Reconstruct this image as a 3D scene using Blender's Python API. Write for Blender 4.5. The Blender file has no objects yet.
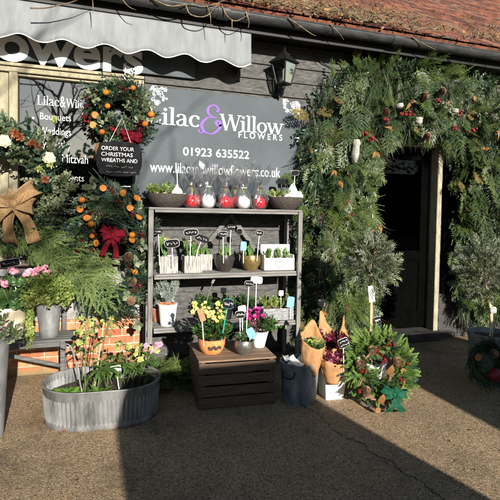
import bpy, math, random
import numpy as np
from mathutils import Vector, Matrix

R = math.radians
PI = math.pi
random.seed(7)
rng = np.random.default_rng(7)
scene = bpy.context.scene
COL = scene.collection

# ------------------------------------------------------------------ camera
FPX = 480.0                       # focal length in pixels of the 500 px wide photo
CAM = np.array([0.0, -4.7, 1.5])
YAW, PITCH, ROLL = R(19.0), R(-2.0), R(1.05)
SHIFT = -0.0445
fw = np.array([math.sin(YAW) * math.cos(PITCH), math.cos(YAW) * math.cos(PITCH), math.sin(PITCH)])
rt0 = np.array([math.cos(YAW), -math.sin(YAW), 0.0])
up0 = np.cross(rt0, fw)
rt = rt0 * math.cos(ROLL) + up0 * math.sin(ROLL)
up = up0 * math.cos(ROLL) - rt0 * math.sin(ROLL)
cam_data = bpy.data.cameras.new("camera")
cam = bpy.data.objects.new("camera", cam_data)
COL.objects.link(cam)
cam.matrix_world = Matrix(((rt[0], up[0], -fw[0], CAM[0]), (rt[1], up[1], -fw[1], CAM[1]),
                           (rt[2], up[2], -fw[2], CAM[2]), (0, 0, 0, 1)))
cam_data.sensor_width = 36.0
cam_data.lens = FPX / 500.0 * 36.0
cam_data.shift_y = SHIFT
cam_data.clip_end = 400.0
scene.camera = cam

# ------------------------------------------------------------------ daylight
SUN_EL, SUN_AZ = R(19.0), R(-4.0)          # travels towards the wall, drifting slightly left
sun_dir = Vector((math.sin(SUN_AZ) * math.cos(SUN_EL), math.cos(SUN_AZ) * math.cos(SUN_EL), -math.sin(SUN_EL)))
world = bpy.data.worlds.new("World")
scene.world = world
world.use_nodes = True
wn = world.node_tree.nodes
sky = wn.new("ShaderNodeTexSky")
sky.sky_type = 'NISHITA'
sky.sun_disc = False
sky.sun_elevation = SUN_EL
sky.sun_rotation = math.atan2(-sun_dir.x, -sun_dir.y)
sky.dust_density = 0.3
world.node_tree.links.new(sky.outputs[0], wn["Background"].inputs[0])
wn["Background"].inputs[1].default_value = 0.05
sun_data = bpy.data.lights.new("sun", 'SUN')
sun_data.energy = 5.0
sun_data.angle = R(0.5)
sun_data.color = (1.0, 0.94, 0.85)
sun = bpy.data.objects.new("sun", sun_data)
sun.rotation_euler = sun_dir.to_track_quat('-Z', 'Y').to_euler()
sun.location = (3, -12, 8)
COL.objects.link(sun)
scene.view_settings.view_transform = 'Standard'
scene.view_settings.look = 'None'
scene.view_settings.gamma = 1.0
scene.view_settings.use_curve_mapping = False
scene.view_settings.exposure = 1.25
scene.render.engine = 'CYCLES'
scene.cycles.max_bounces = 6
scene.cycles.transparent_max_bounces = 24
scene.cycles.sample_clamp_indirect = 4.0


def ray(px, py):
    u = (px - 250.0) / FPX
    v = (250.0 - py) / FPX + SHIFT * 500.0 / FPX
    return fw + u * rt + v * up


def at(px, py, Y):
    """photo pixel -> point in the vertical plane y = Y"""
    d = ray(px, py)
    return CAM + d * ((Y - CAM[1]) / d[1])


def gnd(px, py, z=0.0):
    """photo pixel -> point at height z"""
    d = ray(px, py)
    return CAM + d * ((z - CAM[2]) / d[2])


# ------------------------------------------------------------------ mesh kit
class MB:
    def __init__(self):
        self.v, self.f, self.n = [], [], 0

    def add(self, VF, M=None, t=None, mi=0):
        V, F = VF
        V = np.asarray(V, float)
        if M is not None:
            V = V @ np.asarray(M, float).T
        if t is not None:
            V = V + np.asarray(t, float)
        self.v.append(V)
        for a in (F if isinstance(F, list) else [F]):
            a = np.asarray(a, int)
            if a.size:
                self.f.append((a + self.n, mi))
        self.n += len(V)
        return self

    def build(self, name, mats, parent=None, smooth=False):
        me = bpy.data.meshes.new(name)
        V = np.concatenate(self.v) if self.v else np.zeros((0, 3))
        me.vertices.add(len(V))
        me.vertices.foreach_set("co", V.astype(np.float32).ravel())
        tot, idx, mi = [], [], []
        for a, m in self.f:
            tot.append(np.full(len(a), a.shape[1]))
            idx.append(a.ravel())
            mi.append(np.full(len(a), m))
        tot = np.concatenate(tot); idx = np.concatenate(idx); mi = np.concatenate(mi)
        me.loops.add(len(idx))
        me.loops.foreach_set("vertex_index", idx.astype(np.int32))
        me.polygons.add(len(tot))
        st = np.concatenate([[0], np.cumsum(tot)[:-1]])
        me.polygons.foreach_set("loop_start", st.astype(np.int32))
        me.polygons.foreach_set("loop_total", tot.astype(np.int32))
        me.polygons.foreach_set("material_index", mi.astype(np.int32))
        me.polygons.foreach_set("use_smooth", np.full(len(tot), bool(smooth)))
        me.update(calc_edges=True)
        me.validate()
        for m in (mats if isinstance(mats, (list, tuple)) else [mats]):
            me.materials.append(m)
        o = bpy.data.objects.new(name, me)
        COL.objects.link(o)
        if parent is not None:
            o.parent = parent
        return o


def tag(o, label=None, cat=None, group=None, kind=None):
    if label: o["label"] = label
    if cat: o["category"] = cat
    if group: o["group"] = group
    if kind: o["kind"] = kind
    return o


def thing(name, label, cat, loc=(0, 0, 0), rz=0.0, group=None):
    o = bpy.data.objects.new(name, None)
    o.empty_display_size = 0.1
    o.location = tuple(float(c) for c in loc)
    o.rotation_euler = (0, 0, rz)
    COL.objects.link(o)
    return tag(o, label, cat, group)


def copy_tree(o, parent=None):
    c = o.copy()
    COL.objects.link(c)
    if parent is not None:
        c.parent = parent
    for ch in list(o.children):
        copy_tree(ch, c)
    return c


def nrm(v):
    v = np.asarray(v, float)
    l = np.linalg.norm(v)
    return v / l if l > 1e-9 else np.array([0, 0, 1.0])


def frame(d, n=(0, 0, 1)):
    """matrix whose columns are side, d, normal: maps local +Y along d and local +Z near n"""
    d = nrm(d)
    s = np.cross(d, nrm(n))
    if np.linalg.norm(s) < 1e-4:
        s = np.cross(d, (1, 0.3, 0.2))
    s = nrm(s)
    return np.stack([s, d, np.cross(s, d)], axis=1)


def rotm(axis, a):
    return np.array(Matrix.Rotation(a, 3, axis))


def rv(a=1.0):
    return rng.normal(size=3) * a


def U(a, b):
    return random.uniform(a, b)


def box(x0, x1, y0, y1, z0, z1, c=0.0):
    """box, with chamfered edges when c > 0"""
    if c <= 0:
        V = [(x, y, z) for x in (x0, x1) for y in (y0, y1) for z in (z0, z1)]
        return np.array(V, float), [np.array([(0, 1, 3, 2), (4, 6, 7, 5), (0, 4, 5, 1), (2, 3, 7, 6), (0, 2, 6, 4), (1, 5, 7, 3)])]
    c = min(c, 0.45 * min(x1 - x0, y1 - y0, z1 - z0))
    lo, hi = (x0, y0, z0), (x1, y1, z1)
    V, idx = [], {}
    for i in (0, 1):
        for j in (0, 1):
            for k in (0, 1):
                s = (i, j, k)
                for a in range(3):      # vertex on the face across axis a
                    p = []
                    for b in range(3):
                        full = hi[b] if s[b] else lo[b]
                        ins = (hi[b] - c) if s[b] else (lo[b] + c)
                        p.append(full if b == a else ins)
                    idx[(i, j, k, a)] = len(V)
                    V.append(p)
    Q, T = [], []
    for a in range(3):
        b, d = (a + 1) % 3, (a + 2) % 3
        for s in (0, 1):
            q = []
            for (m, n) in ((0, 0), (1, 0), (1, 1), (0, 1)):
                k = [0, 0, 0]; k[a] = s; k[b] = m; k[d] = n
                q.append(idx[(*k, a)])
            Q.append(q if s else q[::-1])
    for a in range(3):                   # edges parallel to axis a
        b, d = (a + 1) % 3, (a + 2) % 3
        for m in (0, 1):
            for n in (0, 1):
                k0 = [0, 0, 0]; k0[b] = m; k0[d] = n
                k1 = list(k0); k1[a] = 1
                q = [idx[(*k0, b)], idx[(*k1, b)], idx[(*k1, d)], idx[(*k0, d)]]
                Q.append(q if m == n else q[::-1])
    for i in (0, 1):
        for j in (0, 1):
            for k in (0, 1):
                t = [idx[(i, j, k, 0)], idx[(i, j, k, 1)], idx[(i, j, k, 2)]]
                T.append(t if (i + j + k) % 2 else t[::-1])
    return np.array(V, float), [np.array(Q), np.array(T)]


def tube(pts, rad, n=8, cap=True):
    pts = [np.asarray(p, float) for p in pts]
    m = len(pts)
    if not hasattr(rad, '__len__'):
        rad = [rad] * m
    V = []
    side = None
    for i in range(m):
        d = nrm(pts[min(i + 1, m - 1)] - pts[max(i - 1, 0)])
        if side is None:
            side = nrm(np.cross(d, (0.31, 0.2, 0.93) if abs(d[2]) < 0.9 else (1, 0.1, 0)))
        else:
            side = nrm(side - d * side.dot(d))
        oth = np.cross(d, side)
        for k in range(n):
            a = 2 * PI * k / n
            V.append(pts[i] + rad[i] * (side * math.cos(a) + oth * math.sin(a)))
    Q = [(i * n + k, i * n + (k + 1) % n, (i + 1) * n + (k + 1) % n, (i + 1) * n + k) for i in range(m - 1) for k in range(n)]
    F = [np.array(Q)]
    if cap:
        F.append(np.array([tuple(range(n))[::-1], tuple(range((m - 1) * n, m * n))]))
    return np.array(V), F


def lathe(prof, n=24, sx=1.0, sy=1.0, wob=0.0, seed=0):
    V = []
    for (r, z) in prof:
        for k in range(n):
            a = 2 * PI * k / n
            w = 1 + wob * math.sin(3 * a + seed) + wob * 0.6 * math.sin(5 * a + 2 * seed)
            V.append((r * w * math.cos(a) * sx, r * w * math.sin(a) * sy, z))
    m = len(prof)
    Q = [(i * n + k, i * n + (k + 1) % n, (i + 1) * n + (k + 1) % n, (i + 1) * n + k) for i in range(m - 1) for k in range(n)]
    return np.array(V), [np.array(Q)]


def prism(poly, y0, y1):
    """polygon in x,z extruded along y"""
    n = len(poly)
    V = [(x, y0, z) for x, z in poly] + [(x, y1, z) for x, z in poly]
    side = np.array([(i, (i + 1) % n, n + (i + 1) % n, n + i) for i in range(n)])
    return np.array(V, float), [side, np.array([tuple(range(n))[::-1]]), np.array([tuple(range(n, 2 * n))])]


def sphere(r, n=12, m=8, sz=1.0):
    prof = [(max(1e-4, r * math.sin(PI * i / m)), -r * sz * math.cos(PI * i / m)) for i in range(m + 1)]
    return lathe(prof, n)


def ribbon(pts, wdir, w):
    pts = [np.asarray(p, float) for p in pts]
    if not hasattr(w, '__len__'): w = [w] * len(pts)
    V = []
    for i, p in enumerate(pts):
        d = np.asarray(wdir(i) if callable(wdir) else wdir, float)
        V += [p - d * w[i] / 2, p + d * w[i] / 2]
    Q = [(2 * i, 2 * i + 1, 2 * i + 3, 2 * i + 2) for i in range(len(pts) - 1)]
    return np.array(V), [np.array(Q)]


def merge(items):
    V, F4, F3, n = [], [], [], 0
    for (v, F) in items:
        V.append(v)
        for a in (F if isinstance(F, list) else [F]):
            (F4 if a.shape[1] == 4 else F3).append(a + n)
        n += len(v)
    out = []
    if F4: out.append(np.concatenate(F4))
    if F3: out.append(np.concatenate(F3))
    return np.concatenate(V), out


# ------------------------------------------------------------------ foliage prototypes (local +Y is the growing direction, +Z the upper side)
def leaf(L, W, fold=0.25, bend=0.15, tipw=0.55):
    V = np.array([(0, 0, 0), (-W * .42, L * .3, fold * W * .4), (0, L * .3, 0), (W * .42, L * .3, fold * W * .4),
                  (-W * .5 * tipw * 1.5, L * .65, fold * W * .4 - bend * L * .3), (0, L * .65, -bend * L * .3), (W * .5 * tipw * 1.5, L * .65, fold * W * .4 - bend * L * .3),
                  (0, L, -bend * L)], float)
    T = np.array([(0, 2, 1), (0, 3, 2), (4, 5, 7), (5, 6, 7)])
    Q = np.array([(1, 2, 5, 4), (2, 3, 6, 5)])
    return V, [Q, T]


def needle(L, W):
    return np.array([(-W / 2, 0, 0), (W / 2, 0, 0), (W * .45, L * .7, 0), (0, L, 0), (-W * .45, L * .7, 0)], float), [np.array([(0, 1, 2, 4)]), np.array([(4, 2, 3)])]


def xf(VF, M, t=(0, 0, 0)):
    return VF[0] @ np.asarray(M).T + np.asarray(t), VF[1]


def fir_tip(L=0.15, nl=0.022, nw=0.0032, n=64, flat=0.55, seed=1):
    r = random.Random(seed)
    it = [tube([(0, 0, 0), (0, L * .5, .004), (0, L * .97, -.004)], [.0022, .0018, .001], 4, False)]
    for i in range(n):
        y = L * (i + .5) / n
        a = 2.4 * i + r.uniform(-.3, .3)
        dx, dz = math.cos(a), math.sin(a) * flat + .15
        sh = nl * (1 - .45 * (y / L) ** 2) * r.uniform(.8, 1.15)
        d = nrm((dx, .75 + .9 * (y / L) ** 3, dz))
        it.append(xf(needle(sh, nw), frame(d, (dx * -.2, 0, 1)), (0, y, 0)))
    for i in range(5):
        it.append(xf(needle(nl, nw), frame((r.uniform(-.4, .4), 1, r.uniform(-.3, .3))), (0, L * .96, -.003)))
    return merge(it)


def fir_frond(L=0.42, pairs=8, seed=1, nl=0.02, nw=0.0034):
    r = random.Random(seed)
    tips = [fir_tip(.12, nl, nw, 34, .4, s) for s in (seed, seed + 1)]
    it = [tube([(0, 0, 0), (0, L * .5, .012), (0, L * .8, 0)], [.005, .004, .002], 5, False)]
    for i in range(pairs):
        f = .12 + .78 * i / pairs
        for s in (-1, 1):
            sc = (1.25 - .75 * f) * r.uniform(.85, 1.2) * L / .42
            ang = R(r.uniform(42, 58))
            d = (s * math.sin(ang), math.cos(ang), r.uniform(-.12, .1))
            it.append(xf(tips[i % 2], frame(d, (0, 0, 1)) * sc, (0, L * f, .012 * math.sin(PI * f))))
            if i < pairs * .6:
                d2 = (s * math.sin(ang * .45), math.cos(ang * .45), r.uniform(-.1, .1))
                base = np.array((s * math.sin(ang), math.cos(ang), 0)) * .05 * sc + (0, L * f, .008)
                it.append(xf(tips[(i + 1) % 2], frame(d2, (0, 0, 1)) * sc * .7, base))
    it.append(xf(tips[0], frame((0, 1, -.05), (0, 0, 1)), (0, L * .78, 0)))
    return merge(it)


def cedar_spray(L=0.26, seed=1):
    r = random.Random(seed)
    it = []
    def seg(p, a, l, lev):
        q = (p[0] + math.sin(a) * l, p[1] + math.cos(a) * l, p[2] - .12 * l)
        d = (math.sin(a), math.cos(a), -.12)
        w = .0075 if lev else .0055
        n = max(2, int(l / .016))
        for i in range(n):
            f = i / n
            it.append(xf(needle(.024, w), frame(d, (r.uniform(-.5, .5), 0, 1)), (p[0] + (q[0] - p[0]) * f, p[1] + (q[1] - p[1]) * f, p[2] + (q[2] - p[2]) * f)))
        if lev < 2:
            k = max(2, int(l / (.03 if lev == 0 else .022)))
            for i in range(1, k):
                f = i / k
                for s in (-1, 1):
                    seg((p[0] + (q[0] - p[0]) * f, p[1] + (q[1] - p[1]) * f, p[2] + (q[2] - p[2]) * f), a + s * R(r.uniform(32, 46)),
                        l * (.5 if lev == 0 else .42) * (1.1 - .6 * f) * r.uniform(.8, 1.1), lev + 1)
    seg((0, 0, 0), 0, L, 0)
    return merge(it)


def pine_tuft(L=0.11, n=46, seed=1, nw=0.0026):
    r = random.Random(seed)
    it = [tube([(0, -.05, 0), (0, .02, 0)], .003, 4, False)]
    for i in range(n):
        a = r.uniform(0, 2 * PI)
        sp = r.uniform(.12, .75)
        d = (math.cos(a) * sp, 1, math.sin(a) * sp)
        it.append(xf(needle(L * r.uniform(.7, 1.15), nw), frame(d, (r.uniform(-1, 1), 0, 1)), (0, r.uniform(-.03, .015), 0)))
    return merge(it)


def leaf_sprig(L=0.16, ll=0.05, lw=0.026, n=9, seed=1, spread=55, stem=.0018, fold=.25):
    r = random.Random(seed)
    it = [tube([(0, 0, 0), (0, L * .5, .006), (0, L * .95, -.004)], [stem * 1.3, stem, stem * .7], 4, False)]
    for i in range(n):
        f = .15 + .8 * i / n
        a = 2.4 * i + r.uniform(-.4, .4)
        s = math.sin(R(spread))
        d = (math.cos(a) * s, math.cos(R(spread)) + .2, math.sin(a) * s * .75)
        sc = r.uniform(.75, 1.15) * (1.1 - .35 * f)
        it.append(xf(leaf(ll * sc, lw * sc, fold, r.uniform(-.05, .25)), frame(d, (r.uniform(-.4, .4), -.3, 1)), (0, L * f, .005)))
    it.append(xf(leaf(ll * .7, lw * .7), frame((r.uniform(-.2, .2), 1, .1)), (0, L * .93, 0)))
    return merge(it)


def twig_spray(L=0.4, n=7, seed=1, w=.0022):
    r = random.Random(seed)
    it = []
    for i in range(n):
        p = np.array([r.uniform(-.02, .02), 0, r.uniform(-.02, .02)])
        d = np.array([r.uniform(-.12, .12), 1, r.uniform(-.12, .12)])
        pts = [p]
        for k in range(4):
            d = d + np.array([r.uniform(-.14, .14), 0, r.uniform(-.14, .14)])
            p = p + nrm(d) * L / 4 * r.uniform(.7, 1.1)
            pts.append(p)
        it.append(tube(pts, [w, w, w * .9, w * .7, w * .4], 4, False))
    return merge(it)


def flower(r, n=5, pw=0.9, cup=0.35, seed=0):
    """petals around local +Z, first material"""
    it = []
    for k in range(n):
        a = 2 * PI * k / n + seed
        d = (math.cos(a), math.sin(a), cup)
        it.append(xf(leaf(r, r * pw * .82, .45, .12, .95), frame(d, (0, 0, 1))))
    return merge(it)


def pinecone(r=.025, h=.06, rows=9):
    it = [sphere(r * .6, 8, 6, h / (1.6 * r))]
    for i in range(rows):
        f = (i + .5) / rows
        rr = r * (math.sin(PI * (.12 + .8 * f)) ** .7)
        z = -h / 2 + h * f
        for k in range(9):
            a = 2 * PI * k / 9 + i * .35
            d = (math.cos(a), math.sin(a), -.15 + .9 * f)
            it.append(xf(leaf(rr * .75, rr * .8, .1, -.1, .8), frame(d, (0, 0, 1)), (math.cos(a) * rr * .45, math.sin(a) * rr * .45, z)))
    return merge(it)


def soft_ribbon(pts, wd, w, bulge, seed=0.0):
    """ribbon with a curved cross-section and a little crumple"""
    m = len(pts); V = []
    pts = [np.asarray(p, float) for p in pts]
    for i in range(m):
        d = nrm(pts[min(i + 1, m - 1)] - pts[max(i - 1, 0)]) if i not in (0, m - 1) else nrm(pts[1] - pts[0] if i == 0 else pts[-1] - pts[-2])
        s_ = nrm(np.asarray(wd, float) - d * np.dot(wd, d))
        n_ = np.cross(s_, d)
        for k in range(7):
            u = k / 6 - .5
            f = bulge * (.25 - u * u) * 4 + .05 * bulge * math.sin(9 * u + 1.1 * i + seed) + .03 * math.sin(7 * u + .5 * i + seed * 2)
            V.append(pts[i] + s_ * u * w[i] + n_ * f * w[i] * .6)
    Q = [(i * 7 + k, i * 7 + k + 1, (i + 1) * 7 + k + 1, (i + 1) * 7 + k) for i in range(m - 1) for k in range(6)]
    return np.array(V), [np.array(Q)]


def bow_meshes(s, w, tails=True, rnd=1):
    """ribbon bow in x,z facing -y; returns list of (V,F)"""
    r = random.Random(rnd)
    out = []
    for (ph, k) in ((158, 1.0), (24, 1.0), (196, .78), (-18, .8), (128, .6), (58, .62)):
        ph = R(ph + r.uniform(-9, 9)); k *= s * r.uniform(.9, 1.08)
        d = np.array((math.cos(ph), 0, math.sin(ph)))
        pts = []
        for i in range(17):
            a = 2 * PI * i / 16
            pts.append(d * k * (.5 - .5 * math.cos(a)) + np.array((0, -.10 * s - .30 * k * math.sin(a), 0)) + np.array((0, -.05 * s * (k < .75 * s), .06 * k * math.sin(a))))
        wd = np.array((-d[2], r.uniform(-.3, .3), d[0]))
        out.append(soft_ribbon(pts, wd, [w * (.42 + .55 * math.sin(PI * i / 16) ** .8) for i in range(17)], .35, r.uniform(0, 6)))
    if tails:
        for sg, ln in ((-1, r.uniform(1.2, 1.6)), (1, r.uniform(1.5, 1.9))):
            pts = []
            for i in range(10):
                f = i / 9
                pts.append((sg * s * (.06 + .42 * f + .06 * math.sin(6 * f + rnd)), -.12 * s - .10 * s * math.sin(5 * f + sg), -s * ln * f))
            out.append(soft_ribbon(pts, nrm((1, .5 * sg, .3 * sg)), [w * (.34 + .5 * (f / 9) ** .6) for f in range(10)], .4, r.uniform(0, 6)))
    kn = sphere(s * .15, 10, 7, 1.25)
    out.append(xf(kn, np.eye(3), (0, -.17 * s, 0)))
    return out


def long_pine(L=.26, n=26, seed=1):
    r = random.Random(seed)
    it = [tube([(0, -.06, 0), (.01, .03, 0), (0, .08, 0)], [.003, .0025, .001], 4, False)]
    for i in range(n):
        a = r.uniform(0, 2 * PI); sp = r.uniform(.05, .38)
        d = np.array((math.cos(a) * sp, 1, math.sin(a) * sp))
        it.append(xf(needle(L * r.uniform(.6, 1.1), .0024), frame(d, (r.uniform(-1, 1), 0, 1)), (0, r.uniform(-.04, .06), 0)))
    return merge(it)


PR = {
    'fir': [fir_tip(.15, .022, .0034, 60, .55, s) for s in range(4)],
    'firfat': [fir_tip(.12, .028, .0042, 62, .7, 20 + s) for s in range(4)],
    'frond': [fir_frond(.42, 8, s) for s in range(3)],
    'smallfrond': [fir_frond(.24, 6, 5 + s, .016, .003) for s in range(3)],
    'cedar': [cedar_spray(.24, s) for s in range(3)],
    'pine': [pine_tuft(.12, 46, s) for s in range(3)],
    'laurel': [leaf_sprig(.18, .06, .028, 9, s) for s in range(3)],
    'euca': [leaf_sprig(.15, .038, .034, 11, 10 + s, 65, fold=.1) for s in range(3)],
    'olive': [leaf_sprig(.15, .05, .011, 17, 30 + s, 48, .0014) for s in range(4)],
    'firshort': [fir_tip(.10, .02, .0036, 48, .6, 60 + s) for s in range(4)],
    'herb': [leaf_sprig(.09, .032, .02, 9, 40 + s, 55) for s in range(3)],
    'longpine': [long_pine(.24, 26, s) for s in range(3)],
    'stems': [twig_spray(.5, 3, 70 + s, .0018) for s in range(3)],
    'twig': [twig_spray(.42, 7, s) for s in range(3)],
    'shoot': [leaf_sprig(.10, .085, .016, 5, 50 + s, 16, .002) for s in range(3)],
}


def sow(mb, kind, p, d, n=(0, -1, 0), sc=1.0):
    mb.add(random.choice(PR[kind]), frame(d, n) * sc, p)


# ------------------------------------------------------------------ materials
def new_mat(name):
    m = bpy.data.materials.new(name)
    m.use_nodes = True
    nt = m.node_tree
    b = nt.nodes["Principled BSDF"]
    return m, nt, b


def nd(nt, t, **kw):
    n = nt.nodes.new(t)
    for k, v in kw.items():
        if k in n.inputs.keys():
            n.inputs[k].default_value = v
        else:
            setattr(n, k, v)
    return n


def c4(c):
    return (c[0], c[1], c[2], 1.0)


def ramp(nt, fac, stops):
    r = nt.nodes.new("ShaderNodeValToRGB")
    el = r.color_ramp.elements
    while len(el) < len(stops): el.new(0.5)
    for e, (p, c) in zip(el, stops):
        e.position = p
        e.color = c4(c)
    nt.links.new(fac, r.inputs[0])
    return r.outputs[0]


def plain(name, c, rough=.6, var=.18, scale=18, stretch=(1, 1, 1), bump=.0, metal=0.0, spec=.5, c2=None, bscale=None, thr=(.3, .7)):
    """painted / wooden / ceramic surface with mottling and an optional relief"""
    m, nt, b = new_mat(name)
    tc = nd(nt, "ShaderNodeTexCoord")
    mp = nd(nt, "ShaderNodeMapping")
    mp.inputs["Scale"].default_value = stretch
    nt.links.new(tc.outputs["Object"], mp.inputs[0])
    nz = nd(nt, "ShaderNodeTexNoise", Scale=scale, Detail=8.0, Roughness=.65)
    nt.links.new(mp.outputs[0], nz.inputs["Vector"])
    lo = tuple(x * (1 - var) for x in c)
    hi = c2 if c2 else tuple(min(1, x * (1 + var)) for x in c)
    col = ramp(nt, nz.outputs["Fac"], [(thr[0], lo), (thr[1], hi)])
    nt.links.new(col, b.inputs["Base Color"])
    b.inputs["Roughness"].default_value = rough
    b.inputs["Metallic"].default_value = metal
    b.inputs["Specular IOR Level"].default_value = spec
    if bump:
        bn = nd(nt, "ShaderNodeBump", Strength=bump, Distance=.01)
        n2 = nd(nt, "ShaderNodeTexNoise", Scale=bscale or scale * 2.5, Detail=6.0)
        nt.links.new(mp.outputs[0], n2.inputs["Vector"])
        nt.links.new(n2.outputs["Fac"], bn.inputs["Height"])
        nt.links.new(bn.outputs[0], b.inputs["Normal"])
    return m


def leafmat(name, a, b_, c=None, rough=.45, trans=.28, back=None, nscale=6.0):
    """leaves: one colour per leaf plus slow clump-to-clump change; some light passes through"""
    m, nt, b = new_mat(name)
    geo = nd(nt, "ShaderNodeNewGeometry")
    tc = nd(nt, "ShaderNodeTexCoord")
    nz = nd(nt, "ShaderNodeTexNoise", Scale=nscale, Detail=2.0)
    nt.links.new(tc.outputs["Object"], nz.inputs["Vector"])
    mx = nd(nt, "ShaderNodeMath", operation='MULTIPLY_ADD')
    nt.links.new(nz.outputs["Fac"], mx.inputs[0])
    mx.inputs[1].default_value = 1.1
    mx.inputs[2].default_value = -.3
    ad = nd(nt, "ShaderNodeMath", operation='MULTIPLY_ADD')
    nt.links.new(geo.outputs["Random Per Island"], ad.inputs[0])
    ad.inputs[1].default_value = .5
    nt.links.new(mx.outputs[0], ad.inputs[2])
    stops = [(.1, a), (.85, b_)] if c is None else [(.1, a), (.6, b_), (.95, c)]
    col = ramp(nt, ad.outputs[0], stops)
    if back:
        mixc = nd(nt, "ShaderNodeMix", data_type='RGBA')
        nt.links.new(geo.outputs["Backfacing"], mixc.inputs[0])
        nt.links.new(col, mixc.inputs[6])
        mixc.inputs[7].default_value = c4(back)
        col = mixc.outputs[2]
    nt.links.new(col, b.inputs["Base Color"])
    b.inputs["Roughness"].default_value = rough
    b.inputs["Specular IOR Level"].default_value = .35
    tr = nd(nt, "ShaderNodeBsdfTranslucent")
    nt.links.new(col, tr.inputs[0])
    ms = nd(nt, "ShaderNodeMixShader")
    ms.inputs[0].default_value = trans
    nt.links.new(b.outputs[0], ms.inputs[1])
    nt.links.new(tr.outputs[0], ms.inputs[2])
    nt.links.new(ms.outputs[0], nt.nodes["Material Output"].inputs[0])
    return m


def wood(name, dark, light, scale=6, axis='x', rough=.8, bump=.35):
    st = {'x': (1, 14, 14), 'y': (14, 1, 14), 'z': (14, 14, 1)}[axis]
    return plain(name, dark, rough, .25, scale, st, bump, c2=light, bscale=scale * 2, thr=(.28, .72))


M = {}
M['fir'] = leafmat('fir needles', (.012, .026, .009), (.03, .062, .016), (.10, .145, .042), .42, .1)
M['firlight'] = leafmat('light fir needles', (.045, .08, .018), (.11, .16, .036), (.20, .25, .07), .55, .2)
M['firbright'] = leafmat('bright fir tips', (.08, .15, .03), (.17, .27, .06), (.27, .36, .11), .5, .3)
M['bluefir'] = leafmat('blue fir needles', (.02, .042, .03), (.045, .085, .06), (.09, .14, .105), .45, .12)
M['cedar'] = leafmat('cedar sprays', (.018, .032, .008), (.04, .062, .014), (.13, .15, .045), .45, .1)
M['drycedar'] = leafmat('browning cedar sprays', (.05, .04, .012), (.14, .105, .03), (.26, .20, .07), .6, .15)
M['pine'] = leafmat('pine needles', (.016, .032, .012), (.032, .056, .017), (.10, .125, .042), .42, .08)
M['laurel'] = leafmat('dark glossy leaves', (.009, .021, .012), (.022, .045, .026), (.07, .11, .075), .32, .06)
M['euca'] = leafmat('grey green leaves', (.045, .064, .03), (.115, .138, .07), (.235, .255, .165), .5, .12)
M['olive'] = leafmat('olive leaves', (.035, .05, .02), (.09, .11, .052), (.18, .20, .11), .45, .15, back=(.18, .20, .145))
M['herb'] = leafmat('fresh green leaves', (.04, .10, .015), (.09, .18, .03), (.17, .27, .05), .45, .3)
M['varieg'] = leafmat('variegated leaves', (.06, .13, .02), (.22, .28, .06), (.55, .52, .22), .45, .3)
M['darkleaf'] = leafmat('dark green leaves', (.018, .05, .012), (.04, .09, .022), (.08, .15, .04), .4, .25)
M['hellebore'] = leafmat('lime flowers', (.18, .24, .05), (.34, .38, .10), (.50, .46, .22), .5, .35)
M['yellow'] = leafmat('yellow petals', (.48, .40, .07), (.62, .54, .16), (.72, .66, .36), .5, .35)
M['pink'] = leafmat('pink petals', (.60, .16, .26), (.78, .32, .42), (.85, .55, .58), .5, .35)
M['magenta'] = leafmat('magenta petals', (.45, .015, .17), (.60, .03, .26), (.72, .12, .40), .5, .35)
M['burgundy'] = leafmat('burgundy leaves', (.05, .006, .012), (.11, .012, .02), (.16, .03, .03), .45, .25)
M['russet'] = leafmat('russet flowers', (.12, .03, .012), (.22, .06, .02), (.32, .12, .04), .6, .2)
M['dryleaf'] = leafmat('dry leaves', (.12, .05, .016), (.24, .115, .032), (.34, .20, .065), .6, .25)
M['silver'] = leafmat('silver foliage', (.17, .20, .18), (.28, .32, .28), (.42, .45, .40), .6, .2)
M['moss'] = leafmat('mossy grass', (.06, .09, .02), (.12, .16, .04), (.22, .24, .08), .7, .2)
M['twig'] = plain('brown twigs', (.05, .028, .016), .9, .35, 30, spec=.15, c2=(.15, .095, .055))
M['vine'] = plain('vine bark', (.07, .05, .03), .95, .3, 25, bump=.6, spec=.1, c2=(.25, .195, .12))
M['bark'] = plain('tree bark', (.05, .04, .03), .9, .3, 14, (1, 1, .25), bump=.8, c2=(.12, .10, .08))
M['cone'] = plain('pine cone', (.08, .04, .02), .75, .3, 40, c2=(.24, .13, .07))
M['orange'] = plain('dried orange', (.24, .055, .006), .65, .3, 22, bump=.5, spec=.2, c2=(.52, .16, .016), bscale=90)
M['slice'] = plain('orange slice', (.34, .085, .008), .6, .3, 90, spec=.25, c2=(.55, .20, .03))
M['redberry'] = plain('red baubles', (.09, .003, .007), .45, .25, 20, spec=.3, c2=(.17, .007, .012))
M['velvet'] = plain('red velvet', (.075, .003, .008), .9, .3, 25, bump=.3, spec=.1, c2=(.15, .006, .016))
M['greenvelvet'] = plain('green velvet', (.003, .035, .018), .8, .3, 25, bump=.3, spec=.15, c2=(.008, .08, .042))
M['burlap'] = plain('burlap', (.19, .11, .05), .95, .3, 90, bump=.6, spec=.1, c2=(.31, .20, .10))
M['birch'] = plain('pale bark ornament', (.26, .235, .20), .9, .25, 40, bump=.6, spec=.1, c2=(.48, .45, .40))
M['board'] = plain('weathered boards', (.045, .044, .042), .9, .3, 7, (2.2, 30, 7), .6, spec=.12, c2=(.105, .103, .098), bscale=14)
M['darkboard'] = plain('dark boards', (.018, .017, .016), .8, .3, 7, (1.2, 30, 9), .4, c2=(.04, .038, .035))
M['cream'] = plain('cream paint', (.19, .165, .105), .75, .15, 9, (3, 3, 1), .15, spec=.15, c2=(.31, .28, .195))
M['black'] = plain('black paint', (.006, .006, .0065), .55, .3, 20, spec=.25)
M['gutter'] = plain('old black gutter', (.016, .017, .018), .5, .3, 8, (1, 3, 3), .15, spec=.3, c2=(.05, .05, .05))
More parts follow.
